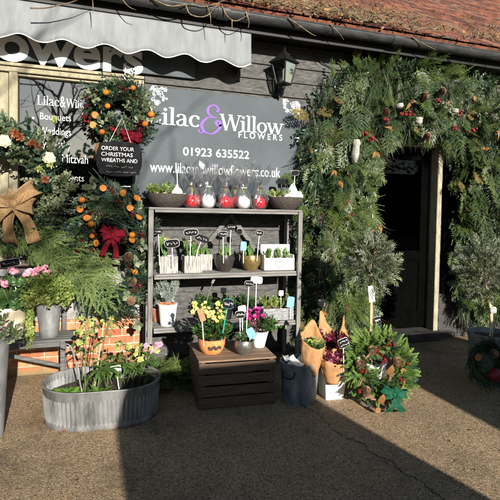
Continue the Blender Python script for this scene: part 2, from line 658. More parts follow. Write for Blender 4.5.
M['fascia'] = plain('slate grey sign paint', (.060, .072, .079), .75, .1, 3, spec=.12, c2=(.074, .086, .093))
M['letter'] = plain('white lettering', (.80, .80, .80), .5, .04, 10)
M['lilac'] = plain('lilac lettering', (.17, .085, .42), .7, .08, 10, spec=.1)
M['whitepaint'] = plain('white paint', (.72, .71, .68), .5, .1, 12, bump=.05)
M['awning'] = plain('pale grey awning cloth', (.145, .155, .16), .9, .1, 5, (2, 1, .5), .3, spec=.1, c2=(.20, .21, .215), bscale=60)
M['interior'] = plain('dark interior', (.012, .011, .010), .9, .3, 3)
M['stone'] = plain('grey render', (.16, .155, .145), .9, .25, 10, bump=.4, c2=(.30, .29, .27))
M['step'] = plain('worn dark step', (.02, .019, .018), .9, .3, 9, bump=.4, spec=.2, c2=(.05, .047, .043))


def brickmat():
    m, nt, b = new_mat('brickwork')
    tc = nd(nt, "ShaderNodeTexCoord")
    sp = nd(nt, "ShaderNodeSeparateXYZ")
    nt.links.new(tc.outputs["Object"], sp.inputs[0])
    cb = nd(nt, "ShaderNodeCombineXYZ")
    nt.links.new(sp.outputs[0], cb.inputs[0])
    nt.links.new(sp.outputs[2], cb.inputs[1])
    br = nd(nt, "ShaderNodeTexBrick")
    br.inputs["Scale"].default_value = 1.0
    br.inputs["Brick Width"].default_value = .225
    br.inputs["Row Height"].default_value = .075
    br.inputs["Mortar Size"].default_value = .006
    br.inputs["Mortar Smooth"].default_value = .3
    br.inputs["Color1"].default_value = (.36, .10, .045, 1)
    br.inputs["Color2"].default_value = (.46, .19, .09, 1)
    br.inputs["Mortar"].default_value = (.42, .36, .28, 1)
    nt.links.new(cb.outputs[0], br.inputs["Vector"])
    nz = nd(nt, "ShaderNodeTexNoise", Scale=14.0, Detail=8.0)
    nt.links.new(tc.outputs["Object"], nz.inputs["Vector"])
    mx = nd(nt, "ShaderNodeMix", data_type='RGBA', blend_type='MULTIPLY')
    mx.inputs[0].default_value = .8
    nt.links.new(br.outputs["Color"], mx.inputs[6])
    nt.links.new(ramp(nt, nz.outputs["Fac"], [(.3, (.45, .42, .4)), (.65, (1.1, 1.05, 1))]), mx.inputs[7])
    # moss and damp staining low on the wall
    gr = nd(nt, "ShaderNodeMath", operation='MULTIPLY_ADD')
    nt.links.new(sp.outputs[2], gr.inputs[0]); gr.inputs[1].default_value = -6.0; gr.inputs[2].default_value = .75
    ad = nd(nt, "ShaderNodeMath", operation='ADD', use_clamp=True)
    n2 = nd(nt, "ShaderNodeTexNoise", Scale=7.0, Detail=5.0)
    nt.links.new(tc.outputs["Object"], n2.inputs["Vector"])
    s2 = nd(nt, "ShaderNodeMath", operation='MULTIPLY_ADD')
    nt.links.new(n2.outputs["Fac"], s2.inputs[0]); s2.inputs[1].default_value = 1.6; s2.inputs[2].default_value = -.8
    nt.links.new(gr.outputs[0], ad.inputs[0]); nt.links.new(s2.outputs[0], ad.inputs[1])
    m2 = nd(nt, "ShaderNodeMix", data_type='RGBA')
    nt.links.new(ad.outputs[0], m2.inputs[0])
    nt.links.new(mx.outputs[2], m2.inputs[6])
    m2.inputs[7].default_value = (.13, .115, .05, 1)
    nt.links.new(m2.outputs[2], b.inputs["Base Color"])
    b.inputs["Roughness"].default_value = .9
    bp = nd(nt, "ShaderNodeBump", Strength=.7, Distance=.008, invert=True)
    nt.links.new(br.outputs["Fac"], bp.inputs["Height"])
    b2 = nd(nt, "ShaderNodeBump", Strength=.35, Distance=.006)
    nt.links.new(nz.outputs["Fac"], b2.inputs["Height"]); nt.links.new(bp.outputs[0], b2.inputs["Normal"])
    nt.links.new(b2.outputs[0], b.inputs["Normal"])
    return m


def groundmat():
    m, nt, b = new_mat('gravelled tarmac')
    tc = nd(nt, "ShaderNodeTexCoord")
    v = nd(nt, "ShaderNodeTexVoronoi", Scale=150.0)
    nt.links.new(tc.outputs["Object"], v.inputs["Vector"])
    v2 = nd(nt, "ShaderNodeTexVoronoi", Scale=320.0)
    nt.links.new(tc.outputs["Object"], v2.inputs["Vector"])
    sp = nd(nt, "ShaderNodeSeparateXYZ"); nt.links.new(v.outputs["Color"], sp.inputs[0])
    col = ramp(nt, sp.outputs[0], [(.0, (.085, .062, .036)), (.35, (.215, .155, .09)), (.7, (.325, .235, .138)), (.95, (.36, .28, .18)), (.985, (.52, .45, .34))])
    sp2 = nd(nt, "ShaderNodeSeparateXYZ"); nt.links.new(v2.outputs["Color"], sp2.inputs[0])
    fine = ramp(nt, sp2.outputs[1], [(.1, (.55, .52, .48)), (.8, (1.15, 1.1, 1.05))])
    mx = nd(nt, "ShaderNodeMix", data_type='RGBA', blend_type='MULTIPLY'); mx.inputs[0].default_value = .8
    nt.links.new(col, mx.inputs[6]); nt.links.new(fine, mx.inputs[7])
    nz = nd(nt, "ShaderNodeTexNoise", Scale=1.3, Detail=9.0, Roughness=.75)
    nt.links.new(tc.outputs["Object"], nz.inputs["Vector"])
    st = ramp(nt, nz.outputs["Fac"], [(.34, (.40, .38, .36)), (.47, (.88, .86, .83)), (.68, (1.22, 1.16, 1.08))])
    m2 = nd(nt, "ShaderNodeMix", data_type='RGBA', blend_type='MULTIPLY'); m2.inputs[0].default_value = .9
    nt.links.new(mx.outputs[2], m2.inputs[6]); nt.links.new(st, m2.inputs[7])
    # mossy damp strip where the ground meets the wall
    spx = nd(nt, "ShaderNodeSeparateXYZ"); nt.links.new(tc.outputs["Object"], spx.inputs[0])
    wm = nd(nt, "ShaderNodeMath", operation='MULTIPLY_ADD')
    nt.links.new(spx.outputs[1], wm.inputs[0]); wm.inputs[1].default_value = 2.2; wm.inputs[2].default_value = .75
    n3 = nd(nt, "ShaderNodeTexNoise", Scale=9.0, Detail=5.0); nt.links.new(tc.outputs["Object"], n3.inputs["Vector"])
    ml = nd(nt, "ShaderNodeMath", operation='MULTIPLY', use_clamp=True)
    nt.links.new(wm.outputs[0], ml.inputs[0]); nt.links.new(n3.outputs["Fac"], ml.inputs[1])
    m3 = nd(nt, "ShaderNodeMix", data_type='RGBA')
    nt.links.new(ml.outputs[0], m3.inputs[0]); nt.links.new(m2.outputs[2], m3.inputs[6])
    m3.inputs[7].default_value = (.10, .095, .045, 1)
    nt.links.new(m3.outputs[2], b.inputs["Base Color"])
    b.inputs["Roughness"].default_value = .85
    bp = nd(nt, "ShaderNodeBump", Strength=.38, Distance=.004)
    nt.links.new(v.outputs["Distance"], bp.inputs["Height"]); bp.invert = True
    b2 = nd(nt, "ShaderNodeBump", Strength=.3, Distance=.004)
    nt.links.new(v2.outputs["Distance"], b2.inputs["Height"]); nt.links.new(bp.outputs[0], b2.inputs["Normal"])
    nt.links.new(b2.outputs[0], b.inputs["Normal"])
    return m


def tilemat():
    m, nt, b = new_mat('clay roof tiles')
    geo = nd(nt, "ShaderNodeNewGeometry")
    tc = nd(nt, "ShaderNodeTexCoord")
    col = ramp(nt, geo.outputs["Random Per Island"], [(0, (.065, .022, .014)), (.4, (.13, .04, .021)), (.75, (.20, .068, .033)), (1, (.12, .078, .05))])
    nz = nd(nt, "ShaderNodeTexNoise", Scale=12.0, Detail=8.0, Roughness=.7)
    nt.links.new(tc.outputs["Object"], nz.inputs["Vector"])
    mx = nd(nt, "ShaderNodeMix", data_type='RGBA', blend_type='MULTIPLY'); mx.inputs[0].default_value = .85
    nt.links.new(col, mx.inputs[6])
    nt.links.new(ramp(nt, nz.outputs["Fac"], [(.38, (.18, .18, .13)), (.55, (1, 1, 1))]), mx.inputs[7])
    nt.links.new(mx.outputs[2], b.inputs["Base Color"])
    b.inputs["Roughness"].default_value = .9
    bp = nd(nt, "ShaderNodeBump", Strength=.4, Distance=.006)
    nt.links.new(nz.outputs["Fac"], bp.inputs["Height"]); nt.links.new(bp.outputs[0], b.inputs["Normal"])
    return m


def glassmat(name, base=.17, see=.35, rough=.02):
    """flat window glass: mirror reflection by angle, the rest passes through"""
    m = bpy.data.materials.new(name); m.use_nodes = True
    nt = m.node_tree; nt.nodes.clear()
    out = nd(nt, "ShaderNodeOutputMaterial")
    gl = nd(nt, "ShaderNodeBsdfGlossy"); gl.inputs["Roughness"].default_value = rough
    tr = nd(nt, "ShaderNodeBsdfTransparent"); tr.inputs[0].default_value = (see, see, see, 1)
    fr = nd(nt, "ShaderNodeLayerWeight"); fr.inputs[0].default_value = .35
    k = nd(nt, "ShaderNodeMath", operation='MULTIPLY_ADD', use_clamp=True)
    nt.links.new(fr.outputs["Fresnel"], k.inputs[0]); k.inputs[1].default_value = .9 if base > .01 else .3; k.inputs[2].default_value = base
    mx = nd(nt, "ShaderNodeMixShader")
    nt.links.new(k.outputs[0], mx.inputs[0]); nt.links.new(tr.outputs[0], mx.inputs[1]); nt.links.new(gl.outputs[0], mx.inputs[2])
    nt.links.new(mx.outputs[0], out.inputs[0])
    return m


M['brick'] = brickmat()
M['ground'] = groundmat()
M['tile'] = tilemat()
M['glass'] = glassmat('window glass', .24)
M['doorglass'] = glassmat('door glass', .0, .5)
M['lampglass'] = glassmat('lantern glass', see=.6, rough=.08)

# ------------------------------------------------------------------ lettering
def text_mb(body, bold=0.0, depth=.002):
    cu = bpy.data.curves.new("lettering", 'FONT')
    cu.body = body
    cu.size = 1.0
    cu.offset = bold
    cu.extrude = 0.02
    cu.resolution_u = 6
    ob = bpy.data.objects.new("lettering", cu)
    COL.objects.link(ob)
    bpy.context.view_layer.update()
    me = bpy.data.meshes.new_from_object(ob.evaluated_get(bpy.context.evaluated_depsgraph_get()))
    V = np.zeros(len(me.vertices) * 3); me.vertices.foreach_get("co", V); V = V.reshape(-1, 3)
    by = {}
    for p in me.polygons:
        by.setdefault(len(p.vertices), []).append(tuple(p.vertices))
    F = [np.array(a) for a in by.values()]
    bpy.data.objects.remove(ob); bpy.data.meshes.remove(me); bpy.data.curves.remove(cu)
    V = np.stack([V[:, 0], -V[:, 2] / .04 * depth, V[:, 1]], axis=1)
    return V, F


def fit(VF, x0, x1, z0, z1, y):
    """squeeze lettering into a rectangle on a wall-parallel plane (outline box)"""
    V = VF[0].copy()
    lo, hi = V.min(0), V.max(0)
    V[:, 0] = x0 + (V[:, 0] - lo[0]) * (x1 - x0) / (hi[0] - lo[0])
    V[:, 2] = z0 + (V[:, 2] - lo[2]) * (z1 - z0) / (hi[2] - lo[2])
    V[:, 1] = V[:, 1] - V[:, 1].max() + y
    return V, VF[1]


def catmull(P, n=8):
    P = [np.asarray(p, float) for p in P]
    Q = [P[0] * 2 - P[1]] + P + [P[-1] * 2 - P[-2]]
    out = []
    for i in range(1, len(Q) - 2):
        for k in range(n):
            t = k / n
            out.append(.5 * ((2 * Q[i]) + (Q[i + 1] - Q[i - 1]) * t + (2 * Q[i - 1] - 5 * Q[i] + 4 * Q[i + 1] - Q[i + 2]) * t * t + (3 * Q[i] - Q[i - 1] - 3 * Q[i + 1] + Q[i + 2]) * t ** 3))
    out.append(P[-1])
    return out


_lay = [0]


def nib(P, thick=.20, thin=.06, smooth=True):
    """broad-pen stroke in x,z: down-strokes heavy, cross-strokes fine"""
    P = catmull(P) if smooth else [np.asarray(p, float) for p in P]
    V = []
    _lay[0] += 1
    y = -.0004 * (_lay[0] % 8)
    for i, p in enumerate(P):
        d = nrm(np.append(P[min(i + 1, len(P) - 1)] - P[max(i - 1, 0)], 0))
        w = thin + (thick - thin) * abs(d[1]) ** 1.5
        nn = np.array((-d[1], d[0])) * w / 2
        V += [(p[0] - nn[0], y, p[1] - nn[1]), (p[0] + nn[0], y, p[1] + nn[1])]
    F = [np.array([(2 * i, 2 * i + 2, 2 * i + 3, 2 * i + 1) for i in range(len(P) - 1)])]
    return np.array(V), F


def bar(x0, x1, z0, z1):
    _lay[0] += 1
    y = -.0004 * (_lay[0] % 8)
    return np.array([(x0, y, z0), (x1, y, z0), (x1, y, z1), (x0, y, z1)]), [np.array([(0, 1, 2, 3)])]


def arc(cx, cz, rx, rz, a0, a1, n=20, **k):
    return nib([(cx + rx * math.cos(R(a0 + (a1 - a0) * i / n)), cz + rz * math.sin(R(a0 + (a1 - a0) * i / n))) for i in range(n + 1)], smooth=False, **k)


def glyph(c):
    """serif letters, x-height 1; returns (advance, meshes)"""
    s = .045
    if c == 'L':
        return 1.05, [bar(.17, .38, 0, 1.42), bar(0, .55, 1.42 - s * 1.4, 1.42), bar(0, .95, 0, s * 1.6), nib([(.9, .0), (.95, .42)], .09, .05, False)]
    if c == 'i':
        return .52, [bar(.15, .36, 0, .96), bar(.02, .49, 0, s * 1.5), nib([(.0, .9), (.2, .96)], .1, .07, False), arc(.26, 1.27, .065, .065, 0, 360, thick=.13, thin=.13)]
    if c == 'l':
        return .52, [bar(.15, .36, 0, 1.48), bar(.02, .49, 0, s * 1.5), nib([(.0, 1.42), (.2, 1.48)], .1, .07, False)]
    if c == 'a':
        return .98, [nib([(.14, .72), (.2, .88), (.42, .96), (.62, .86), (.66, .66)], .19, .07), bar(.56, .76, .12, .7), nib([(.66, .2), (.72, .04), (.94, .05)], .16, .07),
                     nib([(.64, .58), (.36, .5), (.12, .3), (.2, .06), (.42, .03), (.64, .2)], .19, .06)]
    if c == 'c':
        return .86, [arc(.47, .48, .36, .46, 48, 318, thick=.21, thin=.06), arc(.70, .76, .05, .06, 0, 360, thick=.12, thin=.12)]
    if c == 'o':
        return 1.0, [arc(.49, .48, .37, .45, 0, 360, thick=.21, thin=.06)]
    if c in 'Ww':
        h = 1.42 if c == 'W' else .96
        k = 1.25 if c == 'W' else 1.0
        P = [(.12, h), (.46, 0), (.76, h), (1.1, 0), (1.42, h)]
        P = [(x * k, z) for x, z in P]
        it = [nib([P[0], P[1]], .23, .1, False), nib([P[1], P[2]], .075, .05, False), nib([P[2], P[3]], .23, .1, False), nib([P[3], P[4]], .075, .05, False)]
        for (x, z) in (P[0], P[2], P[4]):
            it.append(bar(x - .19, x + .19, h - s, h + s * .5))
        return 1.5 * k, it
    return .4, []


def serif(word):
    x, it = 0.0, []
    for c in word:
        a, g = glyph(c)
        it += [xf(m, np.eye(3), (x, 0, 0)) for m in g]
        x += a
    return merge(it)


# ================================================================== SETTING
mb = MB()
n = 2
mb.add((np.array([(-60, -60, 0), (60, -60, 0), (60, 60, 0), (-60, 60, 0)], float), [np.array([(0, 1, 2, 3)])]))
tag(mb.build('ground', M['ground']), kind='structure')

# crack running through the tarmac
crack = [gnd(*p) for p in ((296, 402), (318, 413), (330, 428), (346, 438), (362, 444), (375, 456), (392, 462), (405, 474), (420, 481), (436, 494), (450, 506))]
cp = []
for a, b_ in zip(crack[:-1], crack[1:]):
    for k in range(6):
        cp.append(a + (b_ - a) * k / 6 + np.array([U(-.012, .012), U(-.012, .012), 0]))
mb = MB()
mb.add(ribbon([(p[0], p[1], .004) for p in cp], (1, .25, 0), [U(.003, .009) for _ in cp]))
tag(mb.build('crack', plain('crack filled with dirt', (.015, .013, .01), .95, .3, 40)), kind='structure')

# ------------------------------------------------------------------ the shop building
shop = thing('shop_building', 'dark weatherboarded flower shop with clay tiled roof, brick plinth and cream window frame', 'building', (0, 0, 0))
XL, XR = -3.2, 8.0
WX0, WX1, WZ0, WZ1 = -.56, .46, 1.03, 2.67         # shop window opening
DX0, DX1, DZ1 = 3.02, 3.93, 2.28                   # doorway
mb = MB()                                            # wall core behind the boards
for (a, b_, c, d) in ((XL, -1.3, 0, 3.4), (-1.3, WX0, 0, 3.4), (WX0, WX1, 0, WZ0), (WX0, WX1, WZ1, 3.4), (WX1, DX0, 0, 3.4), (DX0, DX1, DZ1, 3.4), (DX1, 4.06, 0, 3.4),
                      (4.06, 4.78, 0, .55), (4.06, 4.78, 2.2, 3.4), (4.78, XR, 0, 3.4)):
    mb.add(box(a, b_, .012, .2, c, d))
mb.build('wall', M['darkboard'], shop)
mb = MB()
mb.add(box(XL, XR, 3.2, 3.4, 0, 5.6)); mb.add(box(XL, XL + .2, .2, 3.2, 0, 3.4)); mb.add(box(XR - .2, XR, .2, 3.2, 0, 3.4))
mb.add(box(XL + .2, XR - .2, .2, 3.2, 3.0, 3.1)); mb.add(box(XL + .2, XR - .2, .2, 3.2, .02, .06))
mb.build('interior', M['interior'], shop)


def boards(mb, x0, x1, z0, z1):
    z = z0
    while z < z1 - .02:
        h = min(.155, z1 - z)
        j = U(-.003, .003)
        V, F = prism([(-.030 + j, z + .004), (-.010 + j, z + h + .018), (.010, z + h + .018), (.010, z + .004)], 0, 1)
        V = np.stack([x0 + (x1 - x0) * V[:, 1], V[:, 0], V[:, 2]], axis=1)
        mb.add((V, F))
        z += h


mb = MB()
boards(mb, WX1 + .07, DX0 - .09, .06, 3.22)
boards(mb, XL, WX1 + .068, 2.78, 3.22)
boards(mb, DX0 - .088, 4.10, DZ1 + .1, 3.22)
boards(mb, 4.86, XR, .06, 3.22)
boards(mb, 4.10, 4.858, 2.3, 3.22)
mb.build('weatherboarding', M['board'], shop)
mb = MB()
mb.add(box(XL, WX1 + .06, -.055, .012, 0, .475))
mb.build('brick_plinth', M['brick'], shop)
mb = MB()
mb.add(box(XL, WX1 + .06, -.03, .012, .475, .985))
mb.build('rendered_panel', M['stone'], shop)
# cream pier left of the window, vertical boards
mb = MB()
for i in range(9):
    x = WX0 - .075 - i * .11
    mb.add(box(x - .106, x, -.035, .011, 1.03, 2.66, .006))
mb.build('boarded_pier', M['cream'], shop)
# shop window
mb = MB()
w = mb
w.add(box(WX0 - .07, WX0, -.045, .08, WZ0, WZ1, .005)); w.add(box(WX1, WX1 + .06, -.045, .08, WZ0, WZ1, .005))
w.add(box(XL, WX1 + .06, -.05, .08, WZ1, WZ1 + .045, .005)); w.add(box(XL, WX1 + .06, -.07, .05, WZ1 + .047, WZ1 + .075, .004))
w.add(box(WX0, WX1, -.02, .03, WZ1 - .022, WZ1 - .002, .004))
win = w.build('window', M['cream'], shop)
mb = MB(); mb.add(box(WX0 - .001, WX1 + .001, .030, .036, WZ0 + .01, WZ1 - .001)); pane = mb.build('pane', M['glass'], win)
mb = MB(); mb.add(box(XL, WX1 + .06, -.14, .02, .985, 1.028, .008)); mb.build('sill', M['cream'], win)


def lx(px, Y, py=200): return at(px, py, Y)[0]


def px_fit(VF, px0, px1, top0, bot0, top1, bot1, Y):
    """lettering box given by its left and right ends in the photo"""
    a, b_ = at(px0, bot0, Y), at(px1, bot1, Y)
    c, d = at(px0, top0, Y), at(px1, top1, Y)
    return fit(VF, a[0], b_[0], (a[2] + b_[2]) / 2, (c[2] + d[2]) / 2, Y)


GY = .029
mb = MB()
mb.add(px_fit(serif('Lilac'), 37, 59, 95, 104.5, 96.5, 106.5, GY - .003))
mb.add(px_fit(serif('Willow'), 66, 94, 98, 107, 101, 110, GY - .003))
mb.add(px_fit(text_mb('&', .004, .0008), 60, 65.5, 96, 107, 97, 108, GY))
for (tx, x0, x1, t0, b0, t1, b1) in (
        ('Bouquets', 40, 71, 113, 121.5, 114.5, 123.5), ('Weddings', 39, 71, 127, 136, 128.5, 138), ('Sympathy', 39, 71, 139.5, 149.5, 140.5, 151.5),
        ('Bat Mitzvah', 48, 88, 153.5, 162, 155.5, 164), ('Engagements', 40, 84, 173, 182, 175, 184), ('Dried', 40, 62, 186, 193.5, 187, 194.5), ('Arrangements', 36, 80, 193.5, 202, 195, 204),
        ('Faux Flowers', 36, 79, 206, 213, 207, 214), ('Dried Flowers', 36, 83, 219, 226, 220, 227)):
    mb.add(px_fit(text_mb(tx, .0, .0008), x0, x1, t0, b0, t1, b1, GY))
for (x, y) in ((33, 118), (32, 132), (32, 146), (33, 160), (33, 179), (33, 190), (30, 210), (30, 223)):
    p = at(x, y, GY)
    mb.add(xf(lathe([(.0001, 0), (.011, 0), (.011, .001), (.0001, .001)], 10), rotm('X', PI / 2), p))
mb.build('lettering', plain('grey-white window lettering', (.40, .40, .40), .6, .15, 10), pane)  # window letters coloured greyer than the white sign letters

# doorway, closed dark glazed door, added dark glazed panel
mb = MB()
mb.add(box(DX1 - .002, DX1 + .062, -.06, .07, .10, DZ1, .006)); mb.add(box(DX0 - .085, DX0, -.06, .07, .10, DZ1, .006)); mb.add(box(DX0 - .085, DX1 + .085, -.06, .07, DZ1, DZ1 + .09, .006))
mb.build('door_frame', M['cream'], shop)
mb = MB()
Y0, Y1 = .10, .145
mb.add(box(DX0, DX0 + .11, Y0, Y1, .13, DZ1, .004)); mb.add(box(DX1 - .11, DX1 - .003, Y0, Y1, .13, DZ1, .004))
for (a, b_) in ((.13, .33), (.95, 1.06), (DZ1 - .14, DZ1)):
    mb.add(box(DX0 + .111, DX1 - .111, Y0 + .002, Y1 - .002, a, b_, .004))
mb.add(box(DX0 + .111, DX1 - .111, Y0 + .016, Y1 - .016, .33, .95))
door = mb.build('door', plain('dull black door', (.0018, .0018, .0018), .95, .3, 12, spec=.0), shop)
mb = MB(); mb.add(box(DX0 + .112, DX1 - .112, .118, .124, 1.061, DZ1 - .141)); mb.build('pane', M['doorglass'], door)
mb = MB(); mb.add(tube([(DX0 + .06, .10, 1.02), (DX0 + .06, .05, 1.02), (DX0 + .16, .045, 1.02)], .009, 8)); mb.build('handle', plain('old brass', (.35, .24, .09), .35, .2, 20, metal=.9), door)
mb = MB(); mb.add(box(DX0 - .09, DX1 + .09, -.10, .2, 0, .115, .012)); mb.build('doorstep', M['step'], shop)
mb = MB()
mb.add(box(4.06, 4.12, -.03, .06, .55, 2.2, .004)); mb.add(box(4.72, 4.78, -.03, .06, .55, 2.2, .004)); mb.add(box(4.121, 4.719, -.03, .06, .55, .61, .004)); mb.add(box(4.121, 4.719, -.03, .06, 2.14, 2.2, .004))
sw = mb.build('window', door.active_material, shop)  # dark glazed panel added to blacken the wall right of the door
mb = MB(); mb.add(box(4.121, 4.719, .02, .026, .611, 2.139)); mb.build('pane', M['doorglass'], sw)
mb = MB(); boards(mb, 4.025, 4.855, .06, .53); boards(mb, 4.785, 4.855, .55, 2.3); mb.build('dark_boarding', M['darkboard'], shop)  # boards here coloured darker than the other weatherboards

# roof, soffit, gutter
EY, EZ, SL = -.36, 3.40, R(38)
mb = MB()
ca, sa = math.cos(SL), math.sin(SL)
rows, colw, gauge = 36, .168, .102
tile = box(-.081, .081, 0, .27, 0, .013)
for r_ in range(rows):
    for c_ in range(int((XR - XL) / colw) + 1):
        x = XL + .08 + c_ * colw + (r_ % 2) * colw / 2
        if x > XR: continue
        tlt = rotm('X', U(-.018, .018)) @ rotm('Y', U(-.02, .02)) @ rotm('Z', U(-.012, .012))
        V = tile[0] @ tlt.T
        V = V @ rotm('X', -.052).T + (x, r_ * gauge + U(-.004, .004), .022 + U(0, .003))
        mb.add((np.stack([V[:, 0], EY + V[:, 1] * ca - V[:, 2] * sa, EZ + V[:, 1] * sa + V[:, 2] * ca], axis=1), tile[1]))
V, F = box(XL, XR, 0, rows * gauge + .1, -.05, 0)
mb.add((np.stack([V[:, 0], EY + V[:, 1] * ca - V[:, 2] * sa, EZ + V[:, 1] * sa + V[:, 2] * ca], axis=1), F))
mb.build('roof', M['tile'], shop)
mb = MB(); mb.add(box(XL, XR, -.30, -.275, 3.20, 3.405)); mb.add(box(XL, XR, -.274, .01, 3.235, 3.255)); mb.build('soffit', M['black'], shop)
mb = MB()
G0, GZ, gr = -.385, 3.325, .068
prof = [(gr * math.cos(a), gr * math.sin(a)) for a in np.linspace(PI, 2 * PI, 14)] + [((gr - .006) * math.cos(a), (gr - .006) * math.sin(a)) for a in np.linspace(2 * PI, PI, 14)]
V, F = prism(prof, 0, 1)
mb.add((np.stack([XL - .05 + (XR - XL + .1) * V[:, 1], G0 + V[:, 0], GZ + V[:, 2]], axis=1), F))
mb.add(tube([(XL - .05, G0 - gr, GZ), (XR + .05, G0 - gr, GZ)], .008, 6))
x = XL + .3
while x < XR:
    pts = [(x, G0 + (gr + .004) * math.cos(a), GZ + (gr + .004) * math.sin(a)) for a in np.linspace(PI, 2 * PI, 10)]
    mb.add(ribbon(pts, (1, 0, 0), .03))
    x += .86
for x in (1.18, 3.05, 5.3):
    pts = [(x, G0 + (gr + .008) * math.cos(a), GZ + (gr + .008) * math.sin(a)) for a in np.linspace(PI, 2 * PI, 12)]
    mb.add(ribbon(pts, (1, 0, 0), .11))
mb.build('gutter', M['gutter'], shop)
mb = MB()
p0, p1, p2 = at(309, 47, -.04), at(328, 66, -.04), at(347, 70, -.04)
mb.add(tube(catmull([p0, (p0 + p1) / 2 + (0, 0, -.03), p1, (p1 + p2) / 2 + (0, 0, -.02), p2, p2 + (.3, 0, -.02)]), .006, 6))
mb.build('cable', M['black'], shop)

# ------------------------------------------------------------------ fascia sign and awning
fx1 = lx(195, -.06, 80)
fs = thing('fascia_sign', 'long slate grey fascia board with big white letters under the pale awning', 'sign', (0, 0, 0))
mb = MB(); mb.add(box(-2.4, fx1, -.066, -.034, 2.772, 3.2, .003)); mb.build('board', M['fascia'], fs)
mb = MB()
word = text_mb('flowers', .028, .003)
# "flowers": only its last five letters fall inside the photo
ow = text_mb('owers', .028, .003)
Y = -.068
a, b_ = at(-5, 56, Y), at(143, 74, Y)
wo = ow[0][:, 0].max() - ow[0][:, 0].min()
k = (b_[0] - a[0]) / wo
wf = word[0][:, 0].max() - word[0][:, 0].min()
hz = at(80, 69, Y)[2]
hx = ow[0][:, 2].max() - ow[0][:, 2].min()
xh = at(80, 43, Y)[2] - hz
V = word[0].copy()
V[:, 0] = b_[0] - (V[:, 0].max() - V[:, 0]) * k
V[:, 2] = hz + (V[:, 2] - ow[0][:, 2].min()) * xh / hx
V[:, 1] += Y - V[:, 1].max()
mb.add((V, word[1]))
mb.build('lettering', M['letter'], fs)

aw = thing('awning', 'pale grey cloth awning rolled in with its scalloped valance hanging', 'awning', (0, 0, 0))
AX0, AX1, AY = -2.4, lx(251, -.29, 55), -.285
nx = 180
top, botm = 3.20, 2.892
V = []
nz_ = 7
for j in range(nz_):
    f = j / (nz_ - 1)
    for i in range(nx + 1):
        x = AX0 + (AX1 - AX0) * i / nx
        zb = botm + .026 * math.cos(2 * PI * (x - lx(147, -.29, 52)) / .345)
        z = top + (zb - top) * f
        V.append((x, AY - .012 * f * math.sin(x * 9 + 1.3 * math.sin(x * 3)) - .02 * f + .004 * math.sin(x * 41) * f, z))
Q = np.array([(j * (nx + 1) + i, (j + 1) * (nx + 1) + i, (j + 1) * (nx + 1) + i + 1, j * (nx + 1) + i + 1) for j in range(nz_ - 1) for i in range(nx)])
mb = MB(); mb.add((np.array(V), [Q]))
val = mb.build('valance', M['awning'], aw, True)
md = val.modifiers.new('cloth thickness', 'SOLIDIFY'); md.thickness = .004
mb = MB()
V = np.array(V).reshape(nz_, nx + 1, 3)
mb.add(tube([V[-1, i] for i in range(nx + 1)], .0045, 5)); mb.build('piping', M['whitepaint'], val)
mb = MB()
for px in (56, ):
    x = lx(px, AY, 30)
    i = int((x - AX0) / (AX1 - AX0) * nx)
    mb.add(ribbon([V[j, i] + (0, -.006, 0) for j in range(nz_)], (1, 0, 0), .006))
mb.build('seam', plain('seam', (.18, .19, .2), .9, .1, 20), val)
mb = MB(); mb.add(box(AX0, lx(237, -.25, 30), -.262, -.045, 3.205, 3.258, .008)); mb.build('cassette', M['whitepaint'], aw)
mb = MB()
xa = lx(238, -.1, 75)
mb.add(box(xa - .02, xa + .005, -.12, -.036, 2.86, 3.2, .004)); mb.add(tube([(xa, -.1, 2.9), (AX1 - .02, -.24, 2.93)], .012, 8))
mb.build('bracket', M['black'], aw)
mb = MB(); mb.add(box(AX0, AX0 + .03, -.12, -.036, 2.86, 3.2, .004)); mb.build('bracket', M['black'], aw)

# ------------------------------------------------------------------ shop sign
SY = -.075
sx0, sx1 = lx(133, SY, 150), lx(298.5, SY, 150)
sz1 = (at(158, 85, SY)[2] + at(297, 103, SY)[2]) / 2
ss = thing('shop_sign', 'slate grey shop sign with white and lilac lettering on the boards behind the rack', 'sign', (0, 0, 0))
mb = MB(); mb.add(box(sx0, sx1, SY, -.032, 1.60, sz1, .003)); mb.build('board', M['fascia'], ss)
L0 = SY - .003
mb = MB()
mb.add(px_fit(serif('Lilac'), 147, 199.5, 104.5, 123, 110, 127.5, L0))
mb.add(px_fit(serif('Willow'), 219.5, 283.5, 112.5, 130, 119, 135.2, L0))
mb.add(px_fit(text_mb('F L O W E R S', .004), 238.5, 282, 131.5, 137.5, 135, 141, L0))
mb.add(px_fit(text_mb('01923 635522', .006), 183, 249, 147, 155.5, 151, 159, L0))
mb.add(px_fit(text_mb('www.lilacandwillowflowers.co.uk', .0), 150, 280, 161.5, 172.5, 167.5, 177, L0))
mb.build('lettering', M['letter'], ss)
mb = MB()
amp = [nib([(.80, 1.12), (.86, 1.30), (.66, 1.46), (.40, 1.34), (.36, 1.05), (.60, .86), (.78, .84)], .13, .06),
       nib([(.74, .85), (.34, .80), (.06, .48), (.18, .12), (.56, .02), (.92, .30), (.98, .60), (.86, .70), (.76, .58), (.86, .44), (1.08, .52)], .15, .055),
       nib([(.18, .12), (.02, .02), (-.10, .10), (-.04, .2)], .08, .05)]
mb.add(px_fit(merge(amp), 197.5, 222.5, 103.5, 133.5, 105, 135.5, L0 - .001))
mb.build('ampersand', M['lilac'], ss)


